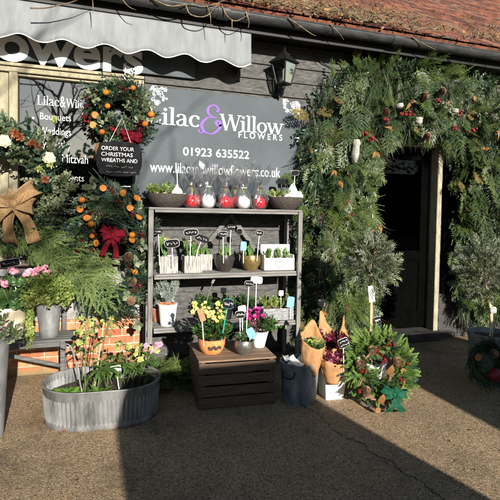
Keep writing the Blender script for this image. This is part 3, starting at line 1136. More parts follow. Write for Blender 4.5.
def filigree(cx, cz, sgn):
    it = []
    for k in range(26):
        a = R(U(170, 280)) if sgn > 0 else R(U(260, 370))
        d = U(.0, .17)
        x, z = cx + d * math.cos(a), cz + d * math.sin(a) * .85
        r0 = U(.012, .028)
        a0 = U(0, 360)
        pts = [(x + r0 * (1 - .06 * i) * math.cos(R(a0 + 28 * i)), z + r0 * (1 - .06 * i) * math.sin(R(a0 + 28 * i))) for i in range(14)]
        it.append(nib(pts, .005, .0025, False))
        if k % 3 == 0:
            for i in range(6):
                b = R(a0 + 60 * i)
                it.append(nib([(x, z), (x + r0 * .9 * math.cos(b), z + r0 * .9 * math.sin(b))], .004, .003, False))
    V, F = merge(it)
    return (V + (0, L0, 0), F)


mb = MB()
mb.add(filigree(sx1 - .015, sz1 - .02, 1))
mb.build('filigree', M['letter'], ss)
mb = MB()
q = at(152, 88, L0); mb.add(filigree(q[0], sz1 - .015, -1))
mb.build('filigree', M['letter'], ss)

# ------------------------------------------------------------------ wall lantern
lp = at(284, 72, -.20)
ln = thing('wall_lantern', 'black four-sided coach lantern on the weatherboards beside the awning', 'wall lamp', lp, R(28))
S_ = .105
mb = MB()
tw, bw, zt, zb = .088, .052, .085, -.12
for sx in (-1, 1):
    for sy in (-1, 1):
        mb.add(tube([(sx * tw, sy * tw, zt), (sx * bw, sy * bw, zb)], .009, 6))
for (w_, z_) in ((tw, zt), (bw, zb)):
    c_ = [(-w_, -w_, z_), (w_, -w_, z_), (w_, w_, z_), (-w_, w_, z_), (-w_, -w_, z_)]
    for a, b_ in zip(c_[:-1], c_[1:]): mb.add(tube([a, b_], .010, 6))
mb.add(lathe([(.001, zb - .05), (.02, zb - .045), (.03, zb - .02), (bw * 1.2, zb - .004), (bw * 1.2, zb)], 4, 1, 1))
mb.build('lantern_frame', M['black'], ln)
mb = MB()
rf = lathe([(.155, zt + .002), (.158, zt + .012), (.10, zt + .05), (.055, zt + .085), (.05, zt + .10), (.02, zt + .115), (.014, zt + .135), (.018, zt + .145), (.001, zt + .165)], 4)
mb.add(xf(rf, rotm('Z', PI / 4)))
mb.build('lantern_roof', M['black'], ln)
mb = MB()
for k in range(4):
    q = np.array([(-tw, -tw, zt), (tw, -tw, zt), (bw, -bw, zb), (-bw, -bw, zb)]) * .98
    mb.add((q @ rotm('Z', k * PI / 2).T, [np.array([(0, 1, 2, 3)])]))
mb.build('pane', M['lampglass'], ln)
mb = MB()
mb.add(lathe([(.001, -.09), (.016, -.085), (.016, -.03), (.02, 0), (.012, .03), (.001, .035)], 10)); mb.build('bulb', M['whitepaint'], ln)
mb = MB()
ir = rotm('Z', -R(28))
def lo(p): return (np.asarray(p) @ ir.T)
mb.add(tube([lo(p) for p in catmull([(0, 0, zb - .04), (0, .03, zb - .10), (-.02, .09, zb - .085), (-.01, .15, zb - .02), (0, .165, zb + .05)])], .009, 8))
V, F = box(-.03, .03, .152, .172, zb - .10, zb + .12, .006); mb.add((V @ ir.T, F))
mb.build('bracket', M['black'], ln)

# ================================================================== OFF-CAMERA SURROUNDINGS (they cast the shade and fill the window reflections)
M['vanpaint'] = plain('grey van paint', (.10, .11, .12), .3, .08, 4)
M['vanpaint2'] = plain('dark blue van paint', (.03, .045, .09), .3, .08, 4)
M['rubber'] = plain('tyre rubber', (.012, .012, .012), .8, .2, 20)
M['alloy'] = plain('wheel metal', (.4, .4, .42), .4, .2, 20, metal=.8)
M['taillight'] = plain('red lamp plastic', (.3, .01, .01), .2, .2, 20)


def van(label, x0, x1, xt0, xt1, h, y, L, paint):
    """panel van standing tail-on to the shop; side panels lean in above the waist"""
    t = thing('parked_van', label, 'van', ((x0 + x1) / 2, y, 0))
    cx = (x0 + x1) / 2
    zw = 1.05
    prof = [(x0 + .06, .26), (x0, .42), (x0, zw), (xt0, h - .12), (xt0 + .09, h - .02), (xt0 + .22, h), (xt1 - .22, h), (xt1 - .09, h - .02), (xt1, h - .12), (x1, zw), (x1, .42), (x1 - .06, .26)]
    prof = [(a - cx, b) for a, b in prof]
    mb = MB(); mb.add(prism(prof, 0, -L)); b = mb.build('body', paint, t)
    md = b.modifiers.new('soft edges', 'BEVEL'); md.width = .05; md.segments = 3; md.limit_method = 'ANGLE'
    a0, a1 = xt0 - cx + .16, xt1 - cx - .16
    mb = MB(); mb.add(box(a0, -.03, .001, .012, 1.18, h - .26, .004)); mb.add(box(.03, a1, .001, .012, 1.18, h - .26, .004)); mb.build('rear_window', M['glass'], t)
    mb = MB(); mb.add(box(x0 - cx + .03, x1 - cx - .03, .001, .09, .36, .54, .03)); mb.build('bumper', M['black'], t)
    for s in (x0 - cx + .05, x1 - cx - .17):
        mb = MB(); mb.add(box(s, s + .12, .001, .03, .7, 1.02, .01)); mb.build('tail_light', M['taillight'], t)
    for yy in (-.8, -L + .9):
        for s in (-1, 1):
            wx = s * ((x1 - x0) / 2 - .12)
            mb = MB(); mb.add(xf(lathe([(.19, -.1), (.31, -.1), (.33, -.07), (.33, .07), (.31, .1), (.19, .1)], 28), rotm('Y', PI / 2), (wx, yy, .33)))
            wv = mb.build('wheel', M['rubber'], t, True)
            mb = MB(); mb.add(xf(lathe([(.001, .06), (.06, .07), (.19, .08), (.195, -.08), (.06, -.07), (.001, -.06)], 20), rotm('Y', PI / 2), (wx, yy, .33)))
            mb.build('rim', M['alloy'], wv)
    return t


VY = -6.0
van('grey panel van parked tail-on behind the camera, opposite the rack', .44, 2.30, .58, 2.02, 1.99, VY, 4.6, M['vanpaint'])
van('dark blue panel van parked tail-on behind the camera, opposite the doorway', 2.97, 4.95, 3.16, 4.78, 2.17, VY, 4.8, M['vanpaint2'])


def bare_tree(loc, h, seed):
    r = random.Random(seed)
    t = thing('bare_tree', 'leafless winter tree across the forecourt from the shop', 'tree', loc)
    tr, br = MB(), MB()
    tr.add(tube([(0, 0, -.05), (.03, 0, h * .15), (.0, .05, h * .34)], [.19, .15, .12], 10))
    def grow(p, d, l, rad, lev):
        pts, rr = [p], [rad]
        for k in range(4):
            d = nrm(d + np.array([r.gauss(0, .16), r.gauss(0, .16), r.gauss(.03, .10)]))
            p = p + d * l / 4
            pts.append(p); rr.append(rad * (1 - .16 * (k + 1)))
            if lev < 3 and k > 0 and r.random() < .8:
                for q in range(1 if lev > 0 else 2):
                    dd = nrm(d + np.array([r.gauss(0, .75), r.gauss(0, .65), r.gauss(.15, .45)]))
                    grow(p, dd, l * r.uniform(.5, .75), rad * .55, lev + 1)
        br.add(tube(pts, rr, 5 if lev else 7, False))
    base = np.array([0, .05, h * .33])
    for k in range(5):
        a = k * 1.25 + r.uniform(-.3, .3)
        grow(base + (0, 0, .05 * k), np.array([math.cos(a) * .9, math.sin(a) * .55, .75]), h * .34, .07, 0)
    tr.build('trunk', M['bark'], t, True)
    br.build('branches', M['bark'], t, True)
    return t


bare_tree((-1.5, -10.2, 0), 7.2, 5)

hg = thing('hedge', 'tall dark evergreen hedge on the far side of the forecourt', 'hedge', (0, -24, 0))
mb = MB(); mb.add(box(-26, 26, -1.0, .4, 0, 4.3)); mb.build('hedge_core', plain('hedge shade', (.012, .016, .008), .95, .3, 3), hg)
mb = MB()
for i in range(6000):
    x, z = U(-26, 26), U(0, 4.9)
    mb.add(xf(leaf(.34, .2), frame(rv(), (0, 1, .4)), (x, .45 + U(-.1, .4), z + .35 * math.sin(x * 1.3) * z / 4.6)))
mb.build('foliage', M['darkleaf'], hg)

# ================================================================== OBJECTS
M['greywood'] = wood('weathered grey wood', (.085, .08, .072), (.21, .20, .185), 5, 'x')
M['greywoodz'] = wood('weathered grey posts', (.085, .08, .072), (.21, .20, .185), 5, 'z')
M['cratewood'] = wood('old crate wood', (.045, .026, .016), (.13, .08, .05), 5, 'x')
M['cratewoodz'] = wood('old crate posts', (.045, .026, .016), (.12, .075, .045), 5, 'z')
M['darkstand'] = wood('dark stand wood', (.045, .045, .042), (.13, .13, .12), 6, 'x')
M['soil'] = plain('potting soil', (.02, .014, .009), .95, .4, 60, bump=.8, c2=(.06, .04, .025))
M['zinc'] = plain('galvanised zinc', (.15, .155, .155), .55, .25, 9, (1, 1, .6), .12, metal=.4, spec=.3, c2=(.30, .305, .30))
M['zincblue'] = plain('dull bluish zinc', (.08, .10, .11), .55, .35, 8, (1, 1, .5), bump=.25, metal=.25, thr=(.36, .64), c2=(.24, .27, .285))
M['troughzinc'] = plain('weathered galvanised trough', (.07, .072, .07), .65, .35, 9, (1, 1, .35), .3, metal=.2, spec=.2, thr=(.27, .66), c2=(.23, .23, .225))
M['creampot'] = plain('cream glazed pot', (.52, .43, .30), .35, .12, 8, c2=(.66, .57, .42))
M['terracotta'] = plain('terracotta', (.34, .12, .055), .85, .2, 14, bump=.15, c2=(.46, .19, .09))
M['orangepot'] = plain('orange glazed planter', (.55, .16, .05), .4, .18, 12, c2=(.70, .26, .09))
M['whitepot'] = plain('matt white pot', (.66, .65, .62), .6, .12, 14, bump=.12, c2=(.78, .77, .74))
M['bark_box'] = plain('whitewashed bark box', (.22, .205, .18), .9, .3, 9, (14, 14, 1), .8, spec=.15, c2=(.50, .48, .44), thr=(.35, .62))
M['darkpot'] = plain('dark bronze bowl', (.035, .032, .03), .3, .3, 10, metal=.5, c2=(.08, .07, .06))
M['goldpot'] = plain('worn gold bowl', (.22, .15, .05), .32, .3, 10, metal=.75, c2=(.48, .35, .14))
M['pewter'] = plain('hammered pewter', (.20, .185, .165), .3, .3, 10, bump=.4, metal=.8, c2=(.36, .34, .30), bscale=30)
M['rattan'] = plain('dark woven rattan', (.022, .018, .015), .8, .4, 40, (1, 1, 2.5), 1.0, c2=(.075, .06, .05), bscale=60)
M['greybasket'] = plain('grey woven basket', (.12, .13, .135), .85, .35, 45, (1, 1, 2.2), 1.0, c2=(.42, .43, .43), bscale=70)
M['slate'] = plain('chalkboard black', (.006, .006, .007), .75, .2, 20, spec=.12)
M['chalk'] = plain('chalk', (.75, .75, .73), .9, .1, 40)
M['teal'] = plain('teal card', (.02, .36, .30), .5, .1, 20)
M['bluecard'] = plain('blue card', (.12, .30, .68), .5, .1, 20)
M['palecard'] = plain('pale card', (.62, .66, .68), .5, .1, 20)
M['kraft'] = plain('kraft paper', (.27, .14, .06), .9, .15, 10, bump=.35, spec=.1, c2=(.37, .205, .095), bscale=8)
M['darkpaper'] = plain('dark brown paper', (.07, .035, .022), .8, .2, 10, bump=.2)
M['redwax'] = plain('red wax bulb', (.42, .004, .012), .25, .15, 8)
M['whitewax'] = plain('white wax bulb', (.70, .68, .66), .3, .1, 8)
M['fleece'] = plain('white reindeer moss', (.62, .61, .57), .95, .2, 60, bump=1.0, c2=(.84, .83, .80))
M['cane'] = plain('bamboo cane', (.32, .23, .12), .6, .2, 12, (1, 1, .3), c2=(.48, .37, .20))
M['pink_ic'] = M['pink']


def cello():
    m = bpy.data.materials.new('cellophane'); m.use_nodes = True
    nt = m.node_tree; nt.nodes.clear()
    out = nd(nt, "ShaderNodeOutputMaterial")
    gl = nd(nt, "ShaderNodeBsdfGlossy"); gl.inputs["Roughness"].default_value = .12; gl.inputs[0].default_value = (.85, .87, .9, 1)
    tr = nd(nt, "ShaderNodeBsdfTransparent"); tr.inputs[0].default_value = (.95, .95, .95, 1)
    di = nd(nt, "ShaderNodeBsdfTranslucent"); di.inputs[0].default_value = (.7, .7, .7, 1)
    lw = nd(nt, "ShaderNodeLayerWeight"); lw.inputs[0].default_value = .25
    k = nd(nt, "ShaderNodeMath", operation='MULTIPLY_ADD', use_clamp=True); nt.links.new(lw.outputs["Facing"], k.inputs[0]); k.inputs[1].default_value = .7; k.inputs[2].default_value = .2
    m1 = nd(nt, "ShaderNodeMixShader"); m1.inputs[0].default_value = .35
    nt.links.new(gl.outputs[0], m1.inputs[1]); nt.links.new(di.outputs[0], m1.inputs[2])
    m2 = nd(nt, "ShaderNodeMixShader")
    nt.links.new(k.outputs[0], m2.inputs[0]); nt.links.new(tr.outputs[0], m2.inputs[1]); nt.links.new(m1.outputs[0], m2.inputs[2])
    nt.links.new(m2.outputs[0], out.inputs[0])
    return m


M['cello'] = cello()


def pot(name, t, r0, r1, h, mat, thick=.008, lip=0.0, wob=0, sx=1, sy=1, bulge=0.0, soil=.82, n=32):
    prof = [(.0005, 0), (r0 * .96, 0), (r0, .004)]
    for i in range(1, 8):
        f = i / 8
        prof.append((r0 + (r1 - r0) * f + bulge * math.sin(PI * f), h * f))
    prof += [(r1, h - lip * 2), (r1 + lip, h - lip * 2), (r1 + lip, h), (r1 - thick, h), (r1 - thick * 1.2, h * soil)] if lip else [(r1, h), (r1 - thick, h), (r1 - thick * 1.2 + bulge * .5, h * soil)]
    mb = MB(); mb.add(lathe(prof, n, sx, sy)); o = mb.build(name, mat, t, True)
    md = o.modifiers.new('edges', 'EDGE_SPLIT'); md.split_angle = R(40)
    mb = MB(); rr = r1 - thick * 1.1 + bulge * .5
    mb.add(lathe([(rr, h * soil), (rr * .5, h * soil + .008), (.0005, h * soil + .012)], 20, sx, sy)); mb.build('soil', M['soil'], t)
    return o


def bush(mb, kind, c, rx, rz, n, up_=.5, sc=1.0, spread=1.0, ry=None):
    """sprigs spread through a dome; each points outwards and up"""
    ry = ry or rx
    for i in range(n):
        a, f = U(0, 2 * PI), math.sqrt(U(0, 1))
        x, y = math.cos(a) * f, math.sin(a) * f
        z = U(0, 1) * (1 - .6 * f * f)
        p = np.array([c[0] + x * rx * .7, c[1] + y * ry * .7, c[2] + z * rz * .75])
        d = np.array([x * spread + U(-.3, .3), y * spread + U(-.3, .3), up_ + U(-.3, .4)])
        sow(mb, kind, p, d, rv() + (0, -.3, .8), sc * U(.75, 1.2))


def scrib(w, h, rows, seed):
    """illegible chalk marks"""
    r = random.Random(seed)
    it = []
    for k in range(rows):
        z = h * (.5 - (k + .5) / rows) * .8
        x = -w * .36
        while x < w * .30:
            l = r.uniform(.10, .2) * w
            pts = [(x + l * i / 5, z + r.uniform(-.5, .5) * h * .38 / rows) for i in range(6)]
            it.append(nib(pts, h * .035, h * .025, False))
            x += l + w * .05
    return merge(it)


_ls = [0]


def plant_label(px, py, Y, wpx, hpx, base_px, base_py, text, frame_=None, lean=0.0, plaque='slate', rows=1, square=False, stake='whitepaint', back=None):
    """small sign on a stick: plaque centre and the foot of its stick given in photo pixels, both near the plane y=Y"""
    _ls[0] += 1
    c, b = at(px, py, Y), at(base_px, base_py, Y)
    m = FPX / np.dot(c - CAM, fw)
    w, h = wpx / m, hpx / m
    t = thing('plant_label', text, 'plant label', b, R(-10) if px > 140 else R(-2))
    rz = t.rotation_euler[2]
    L = rotm('Z', -rz) @ (c - b)
    mb = MB()
    dx, dz = L[0], L[2]
    mb.add(tube([(0, .004, -.03), (dx * .5, .004, dz * .5), (dx, .005, dz)], [.0036, .0036, .0036], 6))
    mb.build('stake', M[stake], t)
    n = 22
    pl = []
    for i in range(n):
        a = 2 * PI * i / n
        e = .35 if square else .62
        ca, sa_ = math.cos(a), math.sin(a)
        pl.append((w / 2 * math.copysign(abs(ca) ** e, ca), h / 2 * math.copysign(abs(sa_) ** e, sa_)))
    rot = rotm('Y', -lean)
    mb = MB()
    if frame_:
        mb.add(xf(prism([(x * 1.035, z * 1.06) for x, z in pl], -.003, .001), rot, (dx, 0, dz)), mi=1)
    mb.add(xf(prism(pl, -.006, -.0032), rot, (dx, 0, dz)))
    po = mb.build('plaque', [M[plaque], M[frame_ or 'whitepaint']], t)
    if rows:
        mb = MB(); V, F = scrib(w, h, rows, _ls[0]); mb.add(xf((V + (0, -.0068, 0), F), rot, (dx, 0, dz)))
        mb.build('chalk_marks', M['chalk'], po)
    return t


# ------------------------------------------------------------------ rack
RY0, RY1 = -.44, -.08
rl, rr_ = lx(150.5, RY0, 280), lx(299.5, RY0, 280)
ZT, ZM, ZL = at(225, 208.6, RY0)[2], at(225, 273.0, RY0)[2], at(225, 324.5, RY0)[2]
rk = thing('plant_rack', 'weathered grey wooden plant rack with three shelves under the shop sign', 'rack', ((rl + rr_) / 2, (RY0 + RY1) / 2, 0))
O = np.array(rk.location)
for z in (ZT, ZM, ZL):
    mb = MB()
    nb = 4
    wy = (RY1 - RY0) / nb
    for i in range(nb):
        mb.add(box(rl - O[0] - (.02 if z == ZT else -.032), rr_ - O[0] + (.02 if z == ZT else -.032), RY0 + wy * i + .003 - O[1], RY0 + wy * (i + 1) - .003 - O[1], z - .02, z, .003))
    for y in (RY0 - .004, RY1 - .02):
        mb.add(box(rl - O[0] + .032, rr_ - O[0] - .032, y - O[1], y + .022 - O[1], z - .044, z - .0215, .003))
    mb.build('shelf', M['greywood'], rk)
for x in (rl, rr_):
    for y in (RY0, RY1 - .03):
        mb = MB(); mb.add(box(x - .022 - O[0], x + .022 - O[0], y - O[1], y + .032 - O[1], 0, ZT - .0215, .004)); mb.build('leg', M['greywoodz'], rk)
q = [at(*p, RY1) for p in ((232, 214), (188, 268), (230, 214), (268, 268))]
for a, b in ((q[0], q[1]), (q[2], q[3])):
    mb = MB(); dd = b - a
    mb.add(xf(box(-.022, .022, 0, np.linalg.norm(dd), -.009, .009, .003), frame(dd, (0, -1, 0)), a - O + ((0, .012, 0) if a is q[0] else (0, -.009, 0)))); mb.build('brace', M['darkstand'], rk)
IY = -.25


def onz(px, Y, z, py=250):
    p = at(px, py, Y)
    return np.array([p[0], Y, z])


def mpp(p): return np.dot(np.asarray(p) - CAM, fw) / FPX     # metres per photo pixel at p


# top shelf: two rattan bowls and wrapped wax bulbs
def rattan_bowl(px, w, label, right):
    p = onz(px, IY - .04, ZT)
    t = thing('planted_bowl', label, 'planted bowl', p)
    r = w / 2
    pot('bowl', t, r * .55, r, .125, M['rattan'], .012, 0, bulge=.02, soil=.86)
    mb = MB(); bush(mb, 'herb', (-.05 if not right else -.06, 0, .115), r * .75, .10, 60 if not right else 30, .6, .75); mb.build('foliage', M['varieg'], t)
    mb = MB()
    if right:
        mb.add(xf(lathe([(.001, 0), (.085, 0), (.075, .05), (.045, .10), (.02, .15), (.001, .17)], 14, wob=.08), np.eye(3), (.06, -.04, .10)))
        for i in range(14): mb.add(xf(sphere(U(.02, .034), 8, 6), np.eye(3), (.06 + U(-.09, .09), -.05 + U(-.05, .04), .115 + U(0, .05))))
    else:
        mb.add(xf(lathe([(.001, 0), (.05, 0), (.055, .03), (.04, .06), (.018, .075), (.001, .12)], 12, wob=.06), np.eye(3), (.075, -.06, .11)))
        for i in range(6): mb.add(xf(sphere(U(.015, .025), 8, 6), np.eye(3), (.07 + U(-.06, .05), -.06 + U(-.04, .03), .115 + U(0, .02))))
    mb.build('white_moss', M['fleece'], t, True)
    mb = MB()
    for i in range(26 if right else 12):
        a = U(0, 2 * PI); d = U(.2, .9) * r
        mb.add(xf(sphere(U(.012, .022), 7, 5), np.eye(3), (math.cos(a) * d, math.sin(a) * d, .118)))
    mb.build('pebbles', plain('pebbles', (.30, .22, .14), .8, .3, 25, c2=(.5, .42, .30)), t)
    return t


rattan_bowl(167, .37, 'dark rattan bowl of lime leaves at the left end of the top shelf', False)
rattan_bowl(284.5, .335, 'dark rattan bowl with a white moss cone at the right end of the top shelf', True)
bl = [(191, 0, 'redwax', 'red wax bulb in clear cellophane next to the lime-leaved rattan bowl'), (207.5, 0, 'whitewax', 'white wax bulb in clear cellophane between two red ones, left of centre'),
      (224.5, 0, 'redwax', 'red wax bulb in clear cellophane between the two white wrapped bulbs, at the front'), (199.5, .13, 'redwax', 'red wax bulb in cellophane, half hidden behind the left white bulb'),
      (234.5, .13, 'redwax', 'red wax bulb in cellophane, half hidden behind the right white bulb'), (243, 0, 'whitewax', 'white wax bulb in clear cellophane, the right one of the two whites'),
      (259, 0, 'redwax', 'red wax bulb in clear cellophane nearest the bowl with the moss cone')]
for k, (px, dy, mt, lb) in enumerate(bl):
    p = onz(px, IY - .06 + dy, ZT)
    t = thing('wrapped_bulb', lb, 'wrapped bulb', p, U(0, 3), group='cellophane wrapped wax bulbs on the top shelf')
    mb = MB(); r0 = .056
    mb.add(lathe([(.001, .002), (.03, .004), (.052, .025), (r0 + .005, .058), (.056, .088), (.036, .11), (.016, .12), (.012, .128), (.001, .13)], 20)); mb.build('bulb', M[mt], t, True)
    mb = MB()
    for i in range(3): mb.add(xf(leaf(U(.07, .12), .022, .2, .1), frame((U(-.25, .25), U(-.25, .25), 1), (0, -1, 0)), (0, 0, .13)))
    mb.build('shoot', M['hellebore'], t)
    mb = MB(); n, m_ = 26, 12
    V = []
    for j in range(m_ + 1):
        f = j / m_
        z = .003 + f * .40
        r = np.interp(f, [0, .08, .2, .36, .48, .56, .75, 1], [.045, .068, .070, .055, .028, .024, .08, .12])
        for i in range(n):
            a = 2 * PI * i / n
            cr = 1 + (.10 + .22 * max(0, f - .3)) * math.sin(7 * a + k + 2 * f) + .08 * math.sin(13 * a + 3 * k) * (f > .1) + U(-.07, .07) * (f > .05)
            V.append((r * cr * math.cos(a), r * cr * math.sin(a), z * (1 + (.12 * math.sin(3 * a + k) + U(-.05, .05) * (f > .5)) * f)))
    Q = np.array([(j * n + i, j * n + (i + 1) % n, (j + 1) * n + (i + 1) % n, (j + 1) * n + i) for j in range(m_) for i in range(n)])
    mb.add((np.array(V), [Q])); mb.build('cellophane_wrap', M['cello'], t)
    mb = MB(); mb.add(tube([(.025 * math.cos(a), .025 * math.sin(a), .203) for a in np.linspace(0, 2 * PI, 12)], .004, 5, False)); mb.build('tie', M['velvet'] if mt == 'redwax' else M['whitepaint'], t)


# middle shelf
def box_planter(px, w, h, Y, lb, n, tall):
    t = thing('bark_planter', lb, 'planter box', onz(px, Y, ZM), R(U(-6, 2)), group='whitewashed bark planters on the middle shelf')
    mb = MB(); a = w / 2; th = .012
    mb.add(box(-a, a, -a, -a + th, 0, h, .002)); mb.add(box(-a, a, a - th, a, 0, h, .002)); mb.add(box(-a, -a + th, -a + th, a - th, 0, h - .002, .002)); mb.add(box(a - th, a, -a + th, a - th, 0, h - .002, .002)); mb.add(box(-a + th, a - th, -a + th, a - th, .002, .01))
    for i in range(9):
        x = -a + (i + .5) * w / 9
        mb.add(box(x - w / 21, x + w / 21, -a - U(.003, .008), -a - .0005, .002, h + U(-.008, .006), .002))
    mb.build('box', M['bark_box'], t)
    mb = MB(); mb.add(box(-a + th, a - th, -a + th, a - th, h * .7, h * .86)); mb.build('soil', M['soil'], t)
    mb = MB()
    for i in range(n): sow(mb, 'shoot', (U(-.05, .05), U(-.05, .05), h * .84), (U(-.25, .25), U(-.25, .25), 1), (0, -1, 0), U(.7, 1.1) * tall)
    mb.build('foliage', M['herb'], t)
    if tall > 1:
        mb = MB()
        for i in range(10): mb.add(flower(.012, 5), frame((0, 0, 1), rv()), (U(-.03, .03), U(-.03, .03), h + .08 * tall + U(-.02, .05)))
        mb.build('flowers', M['yellow'], t)
    return t


box_planter(167.5, .165, .155, IY - .06, 'whitewashed bark planter with a tall yellow-green shoot, nearest the rack\'s left leg', 5, 1.5)
box_planter(192, .165, .155, IY - .06, 'whitewashed bark planter with thick green bulb shoots, front one beside the bronze bowl', 6, 1.3)
box_planter(203.5, .15, .155, IY + .09, 'whitewashed bark planter tucked behind another, full of low leaves', 9, .8)


def bowl(px, Y, z, r, h, mat, lb, kind, leafm, n, sc, bulge=.02, cat='planted bowl', r0=.6, fl=None, up_=.9, rz=.1, pyb=250, loc=None, soil=.82):
    t = thing('planted_bowl', lb, cat, onz(px, Y, z, pyb) if loc is None else loc)
    pot('bowl', t, r * r0, r, h, M[mat], .006, 0, bulge=bulge, soil=soil)
    mb = MB()
    if kind == 'shoot':
        for i in range(n): sow(mb, 'shoot', (U(-.6, .6) * r, U(-.6, .6) * r, h * .8), (U(-.3, .3), U(-.3, .3), 1), (0, -1, 0), U(.7, 1.1) * sc)
    else:
        bush(mb, kind, (0, 0, h * .85), r * 1.2, rz, n, up_, sc)
    mb.build('foliage', M[leafm], t)
    return t


bowl(224.5, IY - .06, ZM, .092, .16, 'darkpot', 'round dark bronze bowl of green shoots on the middle shelf', 'shoot', 'herb', 9, .9, .018)
bowl(251, IY - .05, ZM, .09, .15, 'goldpot', 'round worn gold bowl of green shoots on the middle shelf', 'shoot', 'herb', 9, .9, .02)
# white crate with a heart
t = thing('planter_crate', 'small white wooden planter crate with a heart on its front and a raised back', 'planter box', onz(277.5, IY - .06, ZM), R(-3))
mb = MB(); a, d_, h = .155, .07, .125
mb.add(box(-a, a, -d_, -d_ + .012, .006, h, .002)); mb.add(box(-a, a, d_ - .012, d_, .006, .25, .004)); mb.add(box(-a, -a + .012, -d_ + .0125, d_ - .0125, .006, h + .03, .002)); mb.add(box(a - .012, a, -d_ + .0125, d_ - .0125, .006, h + .03, .002)); mb.add(box(-a + .013, a - .013, -d_ + .0125, d_ - .0125, .004, .016))
mb.build('crate', M['whitepaint'], t)
mb = MB()
hp = [(.045 * 16 * math.sin(s) ** 3 / 17, .045 * (13 * math.cos(s) - 5 * math.cos(2 * s) - 2 * math.cos(3 * s) - math.cos(4 * s)) / 17) for s in np.linspace(0, 2 * PI, 40)]
V, F = nib(hp, .008, .008, False); mb.add((V + (0, -d_ - .003, h * .52), F))
for s in (-1, 1):
    V, F = nib([(s * (.06 + .012 * i), h * .5 + .018 * math.sin(i * 1.2)) for i in range(7)], .004, .003); mb.add((V + (0, -d_ - .003, 0), F))
V, F = scrib(.2, .03, 1, 77); mb.add((V + (0, d_ - .0145, .215), F))
mb.build('heart_motif', plain('grey stencil paint', (.18, .18, .18), .7, .1, 20), t)
mb = MB(); mb.add(box(-a + .013, a - .013, -d_ + .013, d_ - .013, .06, .108)); mb.build('soil', plain('terracotta chips', (.22, .09, .04), .9, .3, 60, bump=1.0, c2=(.42, .20, .10)), t)
mb = MB()
for x in (-.10, 0, .095):
    for i in range(7): sow(mb, 'shoot', (x + U(-.025, .025), U(-.03, .03), .10), (U(-.4, .4), U(-.4, .4), 1), (0, -1, 0), U(.65, .95))
mb.build('foliage', M['herb'], t)

# lower shelf
t = thing('potted_plant', 'silvery bushy plant in a white pot topped with terracotta chips, lower shelf', 'potted plant', onz(167.5, IY - .08, ZL, 320))
pot('pot', t, .065, .088, .20, M['whitepot'], .008, .004, soil=.9)
mb = MB()
for i in range(50):
    a = U(0, 2 * PI); d = .08 * math.sqrt(U(0, 1)); mb.add(xf(box(-.012, .012, -.009, .009, -.005, .005, .002), rotm('Z', U(0, 3)) @ rotm('X', U(-.6, .6)), (math.cos(a) * d, math.sin(a) * d, .193 + U(0, .012))))
mb.build('terracotta_chips', M['terracotta'], t)
mb = MB()
for i in range(42):
    a = U(0, 2 * PI); d = .055 * U(.2, 1)
    sow(mb, 'smallfrond' if i % 3 else 'euca', (math.cos(a) * d, math.sin(a) * d, .19 + U(0, .16)), (math.cos(a) * .4, math.sin(a) * .4, 1), rv(), U(.45, .7))
mb.build('foliage', M['silver'], t)
t = thing('potted_plant', 'small terracotta pot of silvery plant in the shade beside the rack\'s left leg, lower shelf', 'potted plant', onz(158.5, IY + .10, ZL, 320))
pot('pot', t, .05, .068, .13, M['terracotta'], .008, .006, soil=.88)
mb = MB()
for i in range(22): sow(mb, 'smallfrond', (U(-.04, .04), U(-.04, .04), .12 + U(0, .12)), (U(-.4, .4), U(-.4, .4), 1), rv(), U(.4, .65))
mb.build('foliage', M['silver'], t)
for px, lb, kd, lm in ((205, 'small dark pot of leaves on the lower shelf behind the yellow primroses', 'herb', 'darkleaf'), (226, 'small dark pot of leaves on the lower shelf behind the teal label', 'herb', 'herb'),
                       (246, 'small dark pot of leaves on the lower shelf next to the grey basket', 'herb', 'darkleaf')):
    t = thing('potted_plant', lb, 'potted plant', onz(px, IY + .03, ZL, 320), 0, 'small dark pots on the lower shelf')
    pot('pot', t, .05, .065, .11, M['black'], .005, .004, soil=.88)
    mb = MB(); bush(mb, kd, (0, 0, .10), .095, .14, 34, .8, .8); mb.build('foliage', M[lm], t)
t = thing('planted_basket', 'grey woven oblong basket of small green plants at the right of the lower shelf', 'planted basket', onz(276, IY - .08, ZL, 320), R(-2))
mb = MB(); a, d_, h = .158, .075, .115
for i in range(8):
    z0 = h * i / 8
    mb.add(box(-a, a, -d_ - (.003 if i % 2 else 0), -d_ + .012, z0 + .001, z0 + h / 8 - .001, .003)); mb.add(box(-a, a, d_ - .012, d_, z0 + .001, z0 + h / 8 - .001, .003))
    for s in (-1, 1): mb.add(box(min(s * a, s * (a - .012)), max(s * a, s * (a - .012)), -d_ + .0125, d_ - .0125, z0 + .001, z0 + h / 8 - .001, .003))
mb.build('basket', M['greybasket'], t)
mb = MB(); mb.add(box(-a + .013, a - .013, -d_ + .013, d_ - .013, .05, .10)); mb.build('soil', plain('brown mulch', (.16, .07, .03), .9, .3, 60, bump=1.0, c2=(.34, .18, .08)), t)
mb = MB()
for x in (-.11, -.04, .03, .11): bush(mb, 'herb', (x, 0, .10), .045, .11, 12, .9, .85)
mb.build('foliage', M['varieg'], t)

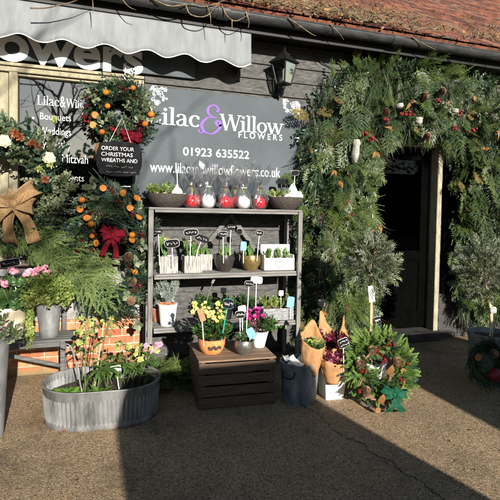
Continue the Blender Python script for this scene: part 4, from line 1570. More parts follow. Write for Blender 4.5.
# ------------------------------------------------------------------ crate under the rack
ct = thing('wooden_crate', 'dark slatted wooden crate standing upside down on the ground in front of the rack', 'crate', gnd(237.5, 407) , R(-4))
CW, CD, CH = .60, .52, .372
mb = MB()
for i in range(4):
    z0 = .006 + i * (CH - .02) / 4
    zz = z0 + (CH - .02) / 4 - U(.010, .016)
    mb.add(box(-CW / 2, CW / 2, 0, .014, z0, zz, .002)); mb.add(box(-CW / 2, CW / 2, CD - .014, CD, z0, zz, .002))
    mb.add(box(-CW / 2, -CW / 2 + .014, .0145, CD - .0145, z0, zz, .002)); mb.add(box(CW / 2 - .014, CW / 2, .0145, CD - .0145, z0, zz, .002))
mb.build('side_slats', M['cratewood'], ct)
mb = MB()
for i in range(5):
    y0 = -.004 + i * (CD + .008) / 5
    mb.add(box(-CW / 2 - .004, CW / 2 + .004, y0 + .002, y0 + (CD + .008) / 5 - .002, CH - .0145, CH, .002))
mb.build('top', plain('paler crate top', (.09, .05, .028), .8, .25, 5, (1, 14, 14), .35, c2=(.22, .14, .085)), ct)  # top slats coloured paler than the side slats
for x in (-CW / 2 + .0145, CW / 2 - .0475):
    for y in (.0145, CD - .0475):
        mb = MB(); mb.add(box(x, x + .033, y, y + .033, .002, CH - .015, .002)); mb.build('corner_post', M['cratewoodz'], ct)


def crate_pt(px, py): return gnd(px, py, CH + .001)


# orange planter with primroses
p = crate_pt(211.5, 352)
t = thing('planted_bowl', 'orange glazed planter of pale yellow primroses on the crate', 'planted bowl', p)
pot('bowl', t, .075, .108, .115, M['orangepot'], .008, .004, bulge=.012, soil=.85)
mb = MB()
V, F = nib([(-.05, .07), (-.03, .05), (-.01, .072), (.01, .05), (.03, .07), (.05, .052)], .02, .014)
pts = np.array(V); ang = pts[:, 0] / .105
V = np.stack([np.sin(ang) * .1115, -np.cos(ang) * .1115, pts[:, 2]], axis=1); mb.add((V, F)); mb.build('painted_motif', M['soil'], t)
mb = MB(); bush(mb, 'herb', (0, 0, .11), .15, .17, 90, .55, 1.0); mb.build('foliage', M['darkleaf'], t)
mb, mst = MB(), MB()
for (px, py) in ((197, 308), (203, 310), (194, 304), (199, 315), (214, 313), (220, 311), (217, 318), (223, 317), (209, 316), (196, 312), (218, 307), (212, 320), (205, 304)):
    q = at(px, py, p[1] - .07 + U(-.03, .03)) - p
    mst.add(tube([(q[0] * .3, q[1] * .3, .12), q * (.7, .7, .8), q], .002, 4, False))
    for k in range(3): mst.add(leaf(U(.05, .08), U(.025, .035), .2, .3), frame((U(-1, 1), U(-1, .2), U(0, .8)), (0, 0, 1)), q * U(.72, .95))
    for k in range(4): mb.add(flower(U(.014, .022), 5, .78, .2, U(0, 3)), frame(rv(.5) + (0, .2, 1), (0, -1, .6)), q + rv(.02))
mst.build('flower_stems', M['herb'], t)
mb.build('flowers', M['yellow'], t)
mc = MB()
for v in [x_.mean(0) for x_ in mb.v if len(x_) == 40]: mc.add(xf(sphere(.0045, 6, 4), np.eye(3), v))
mc.build('flower_centres', M['orangepot'], t)
# pewter bowl
p = crate_pt(244, 354)
t = bowl(0, 0, 0, .072, .115, 'pewter', 'hammered pewter bowl of dark leaves at the front of the crate top', 'herb', 'darkleaf', 16, .7, .02, loc=p, rz=.07)
mb = MB(); mb.add(tube([(.03, 0, .1), (.06, -.01, .15), (.03, -.02, .19)], [.006, .004, .002], 6)); mb.build('driftwood', M['twig'], t)
# white pot with cyclamen
p = crate_pt(259, 346.5)
t = thing('potted_plant', 'magenta cyclamen in a tapering white pot on the crate', 'potted plant', p)
pot('pot', t, .045, .078, .135, M['whitepot'], .006, .003, soil=.88)
mb = MB(); bush(mb, 'herb', (0, 0, .125), .13, .12, 60, .45, 1.0); mb.build('foliage', M['darkleaf'], t)
mb = MB()
for (px, py) in ((247, 316), (250, 312), (254, 318), (258, 314), (259, 311), (262, 317), (266, 322), (267, 320), (249, 320), (256, 310)):
    q = at(px, py, p[1] - .05 + U(-.04, .03)) - p
    mb.add(tube([(q[0] * .3, q[1] * .3, .13), q * (.7, .7, .8), q], .002, 4, False))
    mb.add(flower(U(.03, .038), 5, .7, 1.3, U(0, 3)), frame(rv(.3) + (0, 1, .3), (0, -.4, 1)), q); mb.add(flower(.026, 4, .7, .7, U(0, 3)), frame(rv(.3) + (0, 1, .3), (0, -.7, .6)), q)
mb.build('flowers', M['magenta'], t)

# ------------------------------------------------------------------ plant labels on rack and crate
SYL = IY - .17
plant_label(158.5, 231.5, SYL + .02, 8, 5, 159.5, 262, 'small grey-black oval plant label in the leftmost bark planter', None, 0, rows=1)
plant_label(172, 243.5, SYL - .03, 14.5, 8, 172.5, 264, 'large black plant label with white rim standing low in front of the leftmost bark planter', 'whitepaint', R(6), rows=1)
plant_label(191, 232.5, SYL, 14, 7, 190, 262, 'black plant label with white rim on a straight stick in the front bark planter', 'whitepaint', R(4), rows=1)
plant_label(202, 238.5, SYL, 14, 6.5, 195, 258, 'black plant label on a slanting white stick leaning towards the bronze bowl', None, R(-20), rows=1)
plant_label(223, 234, SYL, 8.5, 5.5, 223.5, 260, 'black oval plant label on a white stick in the bronze bowl', 'whitepaint', 0, rows=1)
plant_label(231, 227, SYL + .08, 9, 5.5, 229.5, 258, 'black plant label standing highest on the middle shelf, behind the bronze bowl', None, 0, rows=1)
plant_label(239.5, 231.5, SYL + .12, 5.5, 6, 239.5, 258, 'small round black plant label between the bronze and the gold bowl', 'whitepaint', 0, rows=0, stake='darkstand')
plant_label(259.5, 233, SYL, 7.5, 5, 257, 258, 'black plant label on a white stick in the gold bowl', 'whitepaint', R(-4), rows=1)
plant_label(243.5, 246, SYL, 6, 9, 243.5, 260, 'blue square card standing in the gold bowl', None, 0, plaque='bluecard', rows=0, square=True)
plant_label(295, 173, IY - .12, 8, 5, 293.5, 196, 'small black oval plant label on a white stick above the moss cone', 'whitepaint', R(4), rows=0)
plant_label(281.5, 181.5, IY - .02, 9, 5, 282, 198, 'black blank plant label set low among the green leaves in the moss cone bowl', None, 0, rows=0, stake='darkstand')
plant_label(177, 171, IY - .12, 3, 3, 177.5, 196, 'thin bare white stick in the lime-leaved rattan bowl', None, 0, plaque='whitepaint', rows=0, square=True)
c0 = gnd(226, 356, CH)[1]
plant_label(228, 303.5, c0 + .02, 10.5, 9.5, 221.5, 338, 'teal plant label with black oval on a pale green stick in the primroses', 'teal', R(-8), rows=1, stake='teal')
plant_label(249, 283.5, c0 + .10, 9, 5.5, 245.5, 345, 'black plant label on the tallest white stick rising from the crate', 'whitepaint', R(-3), rows=1)
plant_label(240, 314.5, c0 + .02, 10, 7, 240.5, 344, 'black plant label with broad white rim on a thick white stick in the pewter bowl', 'whitepaint', R(4), rows=1)
plant_label(256.5, 280, c0 + .14, 12, 7, 255.5, 316, 'white blank card on a stick behind the magenta cyclamen', None, R(-4), plaque='palecard', rows=0, square=True)
plant_label(242, 309, c0 + .07, 8, 7, 243, 340, 'pale blue blank card behind the pewter bowl\'s white label', None, R(8), plaque='palecard', rows=0, square=True)
plant_label(251, 333, c0 - .02, 8, 11, 249, 345, 'tilted blue card between the pewter bowl and the white cyclamen pot', None, R(28), plaque='bluecard', rows=0, square=True)
plant_label(201.5, 315, c0 - .03, 6, 13, 204, 342, 'orange and white picture label tilted among the primroses', None, R(18), plaque='terracotta', rows=0, square=True)
plant_label(213, 281, IY - .1, 2.5, 5, 205, 304, 'slanting grey stick leaning behind the yellow primroses', None, R(-25), plaque='greywood', rows=0, square=True, stake='greywood')
plant_label(223.5, 290.5, IY - .02, 6, 6, 224, 312, 'round black blank label at the back of the lower shelf', None, 0, rows=0, stake='darkstand')
plant_label(290.5, 302, IY - .19, 7.5, 11, 290.5, 316, 'upright blue card at the right end of the grey basket', None, R(-5), plaque='bluecard', rows=0, square=True)
plant_label(281, 293, IY - .1, 5, 5.5, 281, 312, 'small cream card on a stick in the middle of the grey basket', None, 0, plaque='creampot', rows=0, square=True)
for px in (207, 228, 279.5, 297):
    pass

# ------------------------------------------------------------------ galvanised trough
tl, tr_ = gnd(50, 431), gnd(147, 418)
tc_ = (gnd(44, 424) + gnd(153, 413)) / 2 + (0.02, .06, 0)
TL, TW, TH = .385, .255, .275
M['hellleaf'] = leafmat('hellebore leaves', (.035, .075, .018), (.075, .14, .03), (.15, .22, .06), .4, .3)
tg = thing('zinc_trough', 'oval ribbed galvanised trough planted with hellebores on the ground', 'planted trough', tc_, R(-4))


def stadium(hl, hw, n=288):
    r = hw; s = hl - hw
    per = 4 * s + 2 * PI * r
    out = []
    for i in range(n):
        u = per * i / n
        if u < 2 * s: out.append((-s + u, -r, 0, -1))
        elif u < 2 * s + PI * r:
            a = -PI / 2 + (u - 2 * s) / r; out.append((s + r * math.cos(a), r * math.sin(a), math.cos(a), math.sin(a)))
        elif u < 4 * s + PI * r: out.append((s - (u - 2 * s - PI * r), r, 0, 1))
        else:
            a = PI / 2 + (u - 4 * s - PI * r) / r; out.append((-s + r * math.cos(a), r * math.sin(a), math.cos(a), math.sin(a)))
    return out


N = 288
st = stadium(TL, TW, N)
lev = [(0, .0, 0), (.006, .006, 0), (.03, .006, 0), (.034, .0, 0), (.045, 0, 1), (.198, 0.012, 1), (.206, .012, 0), (.212, .018, 0), (TH - .012, .021, 0), (TH - .006, .029, 0), (TH, .024, 0), (TH - .002, .014, 0), (.235, .006, 0), (.22, .004, 1), (.10, -.002, 1)]
V = []
for (z, o_, rib) in lev:
    for i, (x, y, nx_, ny_) in enumerate(st):
        w_ = o_ + rib * .0085 * math.cos(2 * PI * i * 72 / N)
        V.append((x + nx_ * w_, y + ny_ * w_, z))
Q = np.array([(j * N + i, j * N + (i + 1) % N, (j + 1) * N + (i + 1) % N, (j + 1) * N + i) for j in range(len(lev) - 1) for i in range(N)])


def troughmat():
    m = M['troughzinc'].copy(); m.name = 'trough zinc with rust'
    nt = m.node_tree; b = nt.nodes["Principled BSDF"]
    src = b.inputs["Base Color"].links[0].from_socket
    tc = nd(nt, "ShaderNodeTexCoord"); sp = nd(nt, "ShaderNodeSeparateXYZ"); nt.links.new(tc.outputs["Object"], sp.inputs[0])
    nz = nd(nt, "ShaderNodeTexNoise", Scale=11.0, Detail=6.0, Roughness=.7); nt.links.new(tc.outputs["Object"], nz.inputs["Vector"])
    a = nd(nt, "ShaderNodeMath", operation='MULTIPLY_ADD'); nt.links.new(sp.outputs[2], a.inputs[0]); a.inputs[1].default_value = -5.0; a.inputs[2].default_value = .06
    c = nd(nt, "ShaderNodeMath", operation='ADD'); nt.links.new(a.outputs[0], c.inputs[0]); nt.links.new(nz.outputs["Fac"], c.inputs[1])
    f = nd(nt, "ShaderNodeMath", operation='MULTIPLY_ADD', use_clamp=True); nt.links.new(c.outputs[0], f.inputs[0]); f.inputs[1].default_value = 9.0; f.inputs[2].default_value = -4.9
    mx = nd(nt, "ShaderNodeMix", data_type='RGBA'); nt.links.new(f.outputs[0], mx.inputs[0]); nt.links.new(src, mx.inputs[6]); mx.inputs[7].default_value = (.16, .05, .02, 1)
    nt.links.new(mx.outputs[2], b.inputs["Base Color"])
    return m


mb = MB(); mb.add((np.array(V), [Q])); tb = mb.build('trough', troughmat(), tg, True)
md = tb.modifiers.new('edges', 'EDGE_SPLIT'); md.split_angle = R(50)
mb = MB()
ring = [(x * .985, y * .97, .175 + .01 * math.sin(9 * x) * math.cos(7 * y)) for x, y, _, _ in st[::4]]
V = np.array(ring + [(0, 0, .19)]); n = len(ring)
mb.add((V, [np.array([(i, (i + 1) % n, n) for i in range(n)])])); mb.build('soil', M['soil'], tg)
ir = rotm('Z', R(4))


def tloc(px, py, dy=0.0):
    return ir @ (at(px, py, tc_[1] + dy) - np.array(tg.location))


hel = [((86, 328), (85, 380)), ((95, 322), (93, 382)), ((106, 327), (97, 384)), ((112, 322), (99, 383)), ((78, 331), (84, 381)), ((140, 345), (130, 376)), ((148, 350), (133, 377)), ((125, 338), (118, 378)), ((101, 335), (95, 383))]
mb, mf, ml = MB(), MB(), MB()
for k, (h_, b_) in enumerate(hel[:3] + hel[4:8:1]):
    dy = U(-.10, .08)
    p1, p0 = tloc(*h_, dy), tloc(*b_, dy)
    p0[2] = .175
    mid = (p0 + p1) / 2 + rv(.02)
    mb.add(tube(catmull([p0, mid, p1], 5), [.0042] * 11, 5, False))
    for q in range(6):
        c = p1 + rv(.045) - (0, 0, .02)
        mb.add(tube([p1 - (0, 0, .05), c], .0025, 4, False))
        mf.add(flower(U(.018, .030), 5, .66, .45, U(0, 3)), frame(rv(.5) + (0, .4, 1), (U(-.7, .7), -1, -.3)), c)
    for q in range(4):
        d = np.array([U(-1, 1), U(-1, .5), U(-.3, .5)]); c = p0 + (p1 - p0) * U(.45, 1.0)
        ml.add(leaf(U(.06, .10), U(.03, .045), .2, .4), frame(d, (0, 0, 1)), c)
for i in range(17):
    u = U(-.28, .32) if i < 5 else U(.0, .33); c = np.array([u, U(-.13, .16), .18]); hgt = U(.05, .24)
    c2 = c + (U(-.06, .06), U(-.06, .06), hgt)
    mb.add(tube([c, c2], .003, 4, False))
    for q in range(7):
        a = q * .9 + U(-.2, .2)
        ml.add(leaf(U(.09, .15), U(.03, .05), .2, .35), frame((math.cos(a), math.sin(a), U(-.1, .45)), (0, 0, 1)), c2)
mb.build('stems', plain('green stems', (.07, .09, .03), .6, .2, 20), tg)
mf.build('flowers', M['hellebore'], tg)
ml.build('leaves', M['hellleaf'], tg)
ml = MB()
for cx in (-.27, -.20, -.02):
    for i in range(16):
        a = i * 2.4
        ml.add(leaf(U(.07, .10), U(.035, .05), .25, .25), frame((math.cos(a), math.sin(a), U(.2, 1.2)), (0, 0, 1)), (cx + .02 * math.cos(a), -.12 + .02 * math.sin(a), .20))
ml.build('rosettes', M['herb'], tg)
mb = MB(); p0, p1 = tloc(94, 384, -.03), tloc(104, 322, -.03); p0[2] = .2
mb.add(tube([p0, p1], [.007, .005], 6)); mb.build('cane', M['cane'], tg)
plant_label(115.5, 369, tc_[1] - .08, 11, 7, 119, 385, 'plain white T-shaped plant tag stuck in the zinc trough', None, R(8), plaque='whitepaint', rows=0, square=True)
# bent white stick
p0, pm, p1 = at(82, 386, tc_[1] - .12), at(71, 347, tc_[1] - .12), at(62, 343, tc_[1] - .06)
t = thing('watering_lance', 'bent grey-white metal stick standing in the left end of the zinc trough', 'garden stick', p0)
mb = MB(); mb.add(tube(catmull([(0, 0, -.04), (pm - p0) * .5, (pm - p0), (p1 - p0)], 6), .0055, 8)); mb.build('rod', M['zinc'], t)

# ================================================================== WREATHS, GARLAND, BOUQUETS, TREES
def orange_ball(r): return sphere(r, 14, 9, .92)


def disc(r, th=.006): return lathe([(.001, -th / 2), (r, -th / 2), (r * 1.02, 0), (r, th / 2), (.001, th / 2)], 18)


FACE = rotm('X', PI / 2)           # lathe axis z -> towards -y


def ring_wreath(t, rx, rz, tube_r, mix, n, core=True, sc=1.0, out=.75):
    """wreath in the local x,z plane facing -y; mix = [(part name, sprig kind, material, weight)]"""
    mbs = {}
    tot = sum(m[3] for m in mix)
    for i in range(n):
        q = U(0, tot)
        for m in mix:
            q -= m[3]
            if q <= 0: break
        th = U(0, 2 * PI); ph = U(0, 2 * PI); rr = tube_r * U(.35, .95)
        rad = np.array([math.cos(th), 0, math.sin(th)])
        tan = np.array([-math.sin(th), 0, math.cos(th)])
        base = np.array([math.cos(th) * rx, 0, math.sin(th) * rz])
        nn = rad * math.cos(ph) + np.array([0, -1, 0]) * abs(math.sin(ph)) * .95
        p = base + nn * rr * .6
        d = tan * U(.35, 1.0) + nn * out * U(.4, 1.2) + rv(.18)
        mbs.setdefault((m[0], m[2]), MB())
        sow(mbs[(m[0], m[2])], m[1], p, d, nn + (0, -.5, 0), sc * U(.75, 1.2))
    if core:
        mb = MB(); mb.add(tube([(math.cos(a) * rx, .01, math.sin(a) * rz) for a in np.linspace(0, 2 * PI, 40)], tube_r * .45, 8, False)); mb.build('moss_ring', plain('wreath core', (.02, .022, .01), .95, .4, 30, bump=1), t)
    for (nm, mt), b in mbs.items(): b.build(nm, M[mt], t)


def deco(t, name, VF, mat, p, Mx=None, smooth=False):
    mb = MB(); mb.add(VF, Mx); o = mb.build(name, M[mat] if isinstance(mat, str) else mat, t, smooth)
    o.location = tuple(float(c) for c in p)
    return o


def bow_on(t, p, s, w, mat, tails=True, rz=0.0, seed=1):
    mb = MB()
    for m in bow_meshes(s, w, tails, seed): mb.add(m, rotm('Y', rz))
    o = mb.build('bow', M[mat], t, True); o.location = tuple(float(c) for c in p)
    md = o.modifiers.new('ribbon', 'SOLIDIFY'); md.thickness = .003
    return o


def place(t, px, py, Y):
    """photo pixel at plane Y, in the unrotated frame of thing t"""
    return at(px, py, Y) - np.array(t.location)


# --- wreath at the top with dried oranges
c = at(119, 111, -.20)
w1 = thing('hanging_wreath', 'round christmas wreath of dried oranges and grey-green leaves hanging highest, above the chalkboard', 'wreath', c)
ring_wreath(w1, .20, .20, .085, [('fir_foliage', 'fir', 'fir', 3), ('leaf_foliage', 'euca', 'euca', 2.2), ('pine_foliage', 'pine', 'pine', 2), ('dark_foliage', 'laurel', 'laurel', 2), ('burgundy_foliage', 'euca', 'burgundy', .6)], 340, True, .82)
for (px, py, k) in ((106, 92.5, 'o'), (133, 88, 'o'), (107.5, 106, 'o'), (151, 114.5, 'o'), (145, 124, 'o'), (102, 132, 'o'), (95, 115, 's'), (93, 125, 's'), (99, 142, 'p'), (88, 118, 'r'), (112, 130, 'r'), (140, 135, 'r')):
    p = place(w1, px, py, -.33)
    if k == 'o': deco(w1, 'dried_orange', orange_ball(U(.024, .032)), 'orange', p, rotm('X', U(0, 1)), True)
    if k == 's': deco(w1, 'orange_slice', disc(.030), 'slice', p, rotm('Z', U(-.5, .5)) @ FACE)
    if k == 'p': deco(w1, 'dry_leaf', leaf(.11, .06, .3, .2), 'dryleaf', p, frame((-.2, -.2, -1), (0, -1, 0)))
    if k == 'r': deco(w1, 'berries', merge([xf(sphere(.013, 8, 6), np.eye(3), rv(.02)) for _ in range(7)]), 'redberry', p)
for (px, py) in ((110, 117), (149, 117), (94, 99), (140, 120), (100, 120)):
    p = place(w1, px, py, -.31); deco(w1, 'pale_leaves', merge([xf(leaf(.06, .045, .1, .1), frame(rv() + (0, -.3, 0), (0, -1, 0))) for _ in range(6)]), 'euca', p)
bow_on(w1, place(w1, 131, 138, -.31), .105, .055, 'velvet', True, 0.1, 3)
mb = MB(); mb.add(tube([place(w1, 126, 60, -.05), place(w1, 124, 86, -.2)], .004, 5)); mb.build('hanging_string', M['whitepaint'], w1)

# --- chalkboard hung under it
c = at(119.5, 159, -.40)
cb = thing('chalkboard', 'small dark slate board with chalk writing hung under the top wreath', 'chalkboard', c)
hw, hh = .185, .145
pl = []
for i in range(60):
    a = 2 * PI * i / 60
    ca, sa_ = math.cos(a), math.sin(a)
    r_ = 1 + .03 * math.cos(8 * a)
    pl.append((hw * math.copysign(abs(ca) ** .42, ca) * r_, hh * math.copysign(abs(sa_) ** .42, sa_) * r_))
mb = MB(); mb.add(prism(pl, -.006, .006)); sb_ = mb.build('slate', M['slate'], cb)
mb = MB()
for k, (tx, w_) in enumerate((('ORDER YOUR', .27), ('CHRISTMAS', .26), ('WREATHS AND', .30))):
    z = .085 - k * .05
    mb.add(fit(text_mb(tx, -.005, .0006), -.15, -.15 + w_, z - .014, z + .018, -.0075))
for k in range(2):
    V, F = scrib(.30, .034, 1, 5 + k); mb.add((V + (.0, -.008, -.068 - k * .045), F))
mb.build('chalk_writing', M['chalk'], sb_)
mb = MB(); mb.add(tube([(-.09, .008, .13), (.02, .03, .36), (.10, .008, .13)], .002, 5)); mb.build('string', M['whitepaint'], cb)

# --- big lower wreath with the red bow
c = at(111, 252, -.25)
w2 = thing('hanging_wreath', 'tall wreath with dried oranges and a dark red velvet bow left of the rack', 'wreath', c)
ring_wreath(w2, .27, .46, .12, [('fir_foliage', 'fir', 'fir', 3), ('leaf_foliage', 'euca', 'euca', 2), ('blue_foliage', 'smallfrond', 'bluefir', .8), ('pine_foliage', 'pine', 'pine', 1.5), ('dark_foliage', 'laurel', 'laurel', 2), ('burgundy_foliage', 'euca', 'burgundy', .8)], 460)
for (px, py, k) in ((82, 200, 'o'), (91, 224, 'o'), (92, 236, 'o'), (87, 218, 's'), (80, 209, 's'), (132, 235, 'o'), (130, 208, 's'), (139, 217, 's'), (135, 272, 'o'), (132, 240, 's'), (103, 188, 's'), (123, 193, 's'), (128, 257, 'c'), (132, 282, 'c'), (137, 198, 's'), (131, 301, 'c'), (96, 243, 's')):
    p = place(w2, px, py, -.41)
    if k == 'o': deco(w2, 'dried_orange', orange_ball(U(.023, .031)), 'orange', p, rotm('X', U(0, 1)), True)
    if k == 's': deco(w2, 'orange_slice', disc(.030), 'slice', p, rotm('Z', U(-.9, .9)) @ rotm('X', U(-.7, .3)) @ FACE)
    if k == 'c': deco(w2, 'pine_cone', pinecone(.035, .09), 'cone', p, rotm('Y', U(-.8, .8)) @ rotm('X', U(.4, 1)))
for (px, py) in ((94, 182), (136, 262), (129, 296), (139, 325), (88, 190), (143, 245)):
    p = place(w2, px, py, -.40); deco(w2, 'pale_leaves', merge([xf(leaf(.07, .05, .1, .1), frame(rv() + (0, -.3, 0), (0, -1, 0))) for _ in range(7)]), 'euca', p)
bow_on(w2, place(w2, 112, 235, -.42), .125, .068, 'velvet', True, .12, 4)

# --- grey-green wreath at the left edge with the burlap bow
c = at(2, 182, -.27)
w3 = thing('hanging_wreath', 'large grey-green eucalyptus wreath with russet flowers and a burlap bow at the left edge', 'wreath', c)
ring_wreath(w3, .36, .37, .135, [('leaf_foliage', 'euca', 'euca', 4.5), ('fir_foliage', 'fir', 'fir', 1.3), ('dark_foliage', 'laurel', 'laurel', 2)], 430, True, 1.15)
for (px, py, mt) in ((32, 143, 'russet'), (15, 133, 'russet'), (45, 179, 'russet'), (38, 148, 'russet'), (20, 137, 'russet')):
    p = place(w3, px, py, -.46); deco(w3, 'russet_flower', merge([xf(leaf(U(.03, .05), .014, .1, .1), frame(rv() + (0, -1.0, 0), (0, -1, 0))) for _ in range(46)]), mt, p)
for (px, py) in ((49, 158), (4, 141)):
    p = place(w3, px, py, -.46); deco(w3, 'cream_rose', merge([xf(leaf(.022 + .0012 * k, .04, .5, -.5, .9), frame((math.cos(k * 2.4) * (.15 + .045 * k), -1 + .03 * k, math.sin(k * 2.4) * (.15 + .045 * k)), (math.cos(k * 2.4), .3, math.sin(k * 2.4)))) for k in range(28)]), leafmat('cream petals', (.55, .48, .28), (.72, .66, .44), None, .5, .3), p)
for (px, py) in ((55, 120), (39, 169), (51, 165), (30, 230)):
    p = place(w3, px, py, -.44); deco(w3, 'seed_head', merge([xf(leaf(.04, .012, .1, .1), frame(rv() + (0, -.6, 0), (0, -1, 0))) for _ in range(24)]), 'hellebore', p)
bow_on(w3, place(w3, 14, 204, -.47), .21, .135, 'burlap', True, -.2, 5)

# --- cut fir branches leaning on the sill
for k, (x0, y0, x1, y1, Y, s) in enumerate(((46, 236, 112, 292, -.42, 1.5), (60, 226, 84, 312, -.36, 1.45), (14, 232, 62, 262, -.44, 1.1), (92, 246, 108, 318, -.44, 1.2), (-8, 240, 40, 250, -.40, 1.1), (68, 262, 118, 312, -.48, 1.0), (34, 224, 74, 284, -.46, 1.2), (26, 248, 66, 268, -.5, .9))):
    lab = ['long cut fir branch reaching down to the right from the sill', 'cut fir branch hanging straight down behind the other branches', 'cut fir branch lying along the cream sill', 'cut fir branch hanging beside the tall wreath with the red bow', 'short cut fir branch at the very left edge of the sill',
           'short cut fir branch lowest of all, above the trough', 'cut fir branch spread over the middle of the heap', 'small cut fir branch in front, above the pink geraniums'][k]
    a, b = at(x0, y0, Y + .12), at(x1, y1, Y - .06)
    t = thing('fir_branch', lab, 'branch', a, 0, 'cut fir branches heaped on the window sill')
    d = b - a
    mb = MB(); V, F = PR['frond'][k % 3]
    mb.add((V, F), frame(d, (0, -1, .25)) * (np.linalg.norm(d) / .46) * (1, 1, 1))
    V2, F2 = PR['frond'][(k + 1) % 3]
    mb.add((V2, F2), frame(d + rv(.12), (.3, -1, .2)) * (np.linalg.norm(d) / .52), (0, -.02, .01))
    mb.build('needles', M['firlight'], t)

# ------------------------------------------------------------------ two tier stand at the left with its pots
STZ, SF, SB = .455, -.66, -.34
sx = lx(76, SF, 342)
sd = thing('plant_stand', 'low dark slatted plant stand with tall back posts in front of the brick plinth', 'stand', (sx - .45, (SF + SB) / 2, 0))
O = np.array(sd.location)
mb = MB()
for i in range(5):
    y = SF + i * (SB - SF) / 5
    mb.add(box(-.75, .45, y - O[1] + .006, y + .052 - O[1], STZ - .018, STZ, .003))
mb.build('top', M['darkstand'], sd)
for x in (sx - .10, sx - 1.05):
    for y, zt_ in ((SF + .03, STZ - .019), (SB + .04, .93)):
        mb = MB(); mb.add(box(x - .018 - O[0], x + .018 - O[0], y - .018 - O[1], y + .018 - O[1], 0, zt_, .003)); mb.build('leg', M['darkstand'], sd)
for y in (SF + .03, SB + .008):
    mb = MB(); mb.add(box(sx - 1.03 - O[0], sx - .12 - O[0], y - .012 - O[1], y + .012 - O[1], STZ - .06, STZ - .0195, .003)); mb.build('rail', M['darkstand'], sd)
mb = MB(); a, b = np.array((sx - .65, SF + .045, STZ - .06)) - O, np.array((sx - .118, SF + .045, .235)) - O
mb.add(xf(box(-.014, .014, 0, np.linalg.norm(b - a), -.009, .009, .003), frame(b - a, (0, -1, 0)), a)); mb.build('brace', M['darkstand'], sd)
mb = MB(); mb.add(box(sx - 1.07 - O[0], sx - .08 - O[0], SB + .06 - O[1], SB + .078 - O[1], .86, .92, .003)); mb.build('back_rail', M['darkstand'], sd)

p = onz(49, -.52, STZ, 335)
t = thing('potted_plant', 'variegated trailing plant with pink blooms in a galvanised bucket on the dark stand', 'potted plant', p)
pot('bucket', t, .072, .096, .27, M['zinc'], .004, .004, soil=.93)
mb = MB(); bush(mb, 'herb', (-.02, -.02, .26), .21, .30, 200, .45, 1.0, 1.2)
for i in range(46):
    q = U(0, 1); sow(mb, 'herb', (-.11 - .03 * U(0, 1), -.06 - .05 * U(0, 1), .30 - .30 * q), (U(-.7, .2), U(-.8, 0), -.8), rv(), U(.7, 1))
bush(mb, 'herb', (-.03, -.03, .36), .19, .16, 70, .3, .9, 1.1)
mb.build('foliage', M['varieg'], t)


def geranium(t, pts, Y, m='pink', base=(0, 0, .25)):
    mb, ms = MB(), MB()
    for (px, py, r) in pts:
        q = place(t, px, py, Y + U(-.03, .03))
        ms.add(tube([base, (np.array(base) + q) / 2 + (0, 0, .02), q], .002, 5, False))
        for i in range(24):
            n_ = nrm(rv() + (0, -.5, .3)); mb.add(flower(U(.009, .015), 5, 1, .2, U(0, 3)), frame(np.cross(n_, rv()), n_), q + n_ * (1.25, 1, .7) * r * U(.3, 1.1))
    mb.build('flowers', M[m], t); ms.build('flower_stems', plain('flower stems', (.10, .14, .04), .6, .2, 20), t)


geranium(t, ((30, 271, .035), (38, 269, .03), (44, 268, .035), (26, 274, .028), (35, 274, .028), (46, 272, .024)), -.56)
p = onz(10, -.53, STZ, 335)
t = thing('potted_plant', 'pink geranium in a cream glazed pot at the left end of the dark stand', 'potted plant', p)
pot('pot', t, .085, .115, .26, M['creampot'], .008, .005, bulge=.008, soil=.93)
mb = MB()
for i in range(80):
    a = U(0, 2 * PI); q = np.array((math.cos(a) * .12, math.sin(a) * .09 - .02, .25 + U(0, .24)))
    mb.add(tube([(0, 0, .24), q], .0025, 4, False)); mb.add(xf(lathe([(.001, .006), (.012, .002), (.022, .006), (.031, .002)], 14, 1, .9, .07, i), frame(rv(.4) + (1, 0, 0), (U(-.4, .4), -.8, .7)), q))
mb.build('leaves', M['darkleaf'], t)
geranium(t, ((12, 270, .03), (14, 272, .026), (1, 282, .04), (5, 284, .034), (-2, 279, .03), (2, 327, .03)), -.62)
plant_label(10, 263, -.60, 18, 7.5, 17, 292, 'black plant label with pale rim tilted over the pink geranium', 'palecard', R(9), rows=1, square=True)

p = gnd(-16, 437)
t = thing('florist_vase', 'tall zinc florist vase cut off by the left edge', 'vase', p)
pot('vase', t, .115, .15, .66, M['zinc'], .006, .006, soil=.9)
mb = MB(); bush(mb, 'euca', (0, 0, .6), .17, .18, 60, .7, .9); mb.build('foliage', M['euca'], t)

# ------------------------------------------------------------------ bucket, white pot and wrapped bouquets
p = gnd(299, 400)
t = thing('bucket', 'dull blue-grey zinc bucket with a side handle on the ground right of the crate', 'bucket', p)
prof = [(.0005, .004), (.125, .004), (.13, 0), (.132, .01)] + [(.132 + .022 * i / 8, .31 * i / 8) for i in range(1, 9)] + [(.160, .312), (.160, .322), (.149, .322), (.128, .02), (.0005, .018)]
mb = MB(); mb.add(lathe(prof, 40)); o = mb.build('bucket', M['zincblue'], t, True)
md = o.modifiers.new('edges', 'EDGE_SPLIT'); md.split_angle = R(40)
mb = MB()
for s in (-1, 1):
    a0 = R(215) if s < 0 else R(35)
    cx, cy = math.cos(a0), math.sin(a0); tx, ty = -cy, cx
    mb.add(tube(catmull([(cx * .156 - tx * .05, cy * .156 - ty * .05, .27), (cx * .182 - tx * .045, cy * .182 - ty * .045, .235), (cx * .186, cy * .186, .222), (cx * .182 + tx * .045, cy * .182 + ty * .045, .235), (cx * .156 + tx * .05, cy * .156 + ty * .05, .27)]), .007, 6))
mb.build('handle', M['black'], t)
mb = MB()
V = []
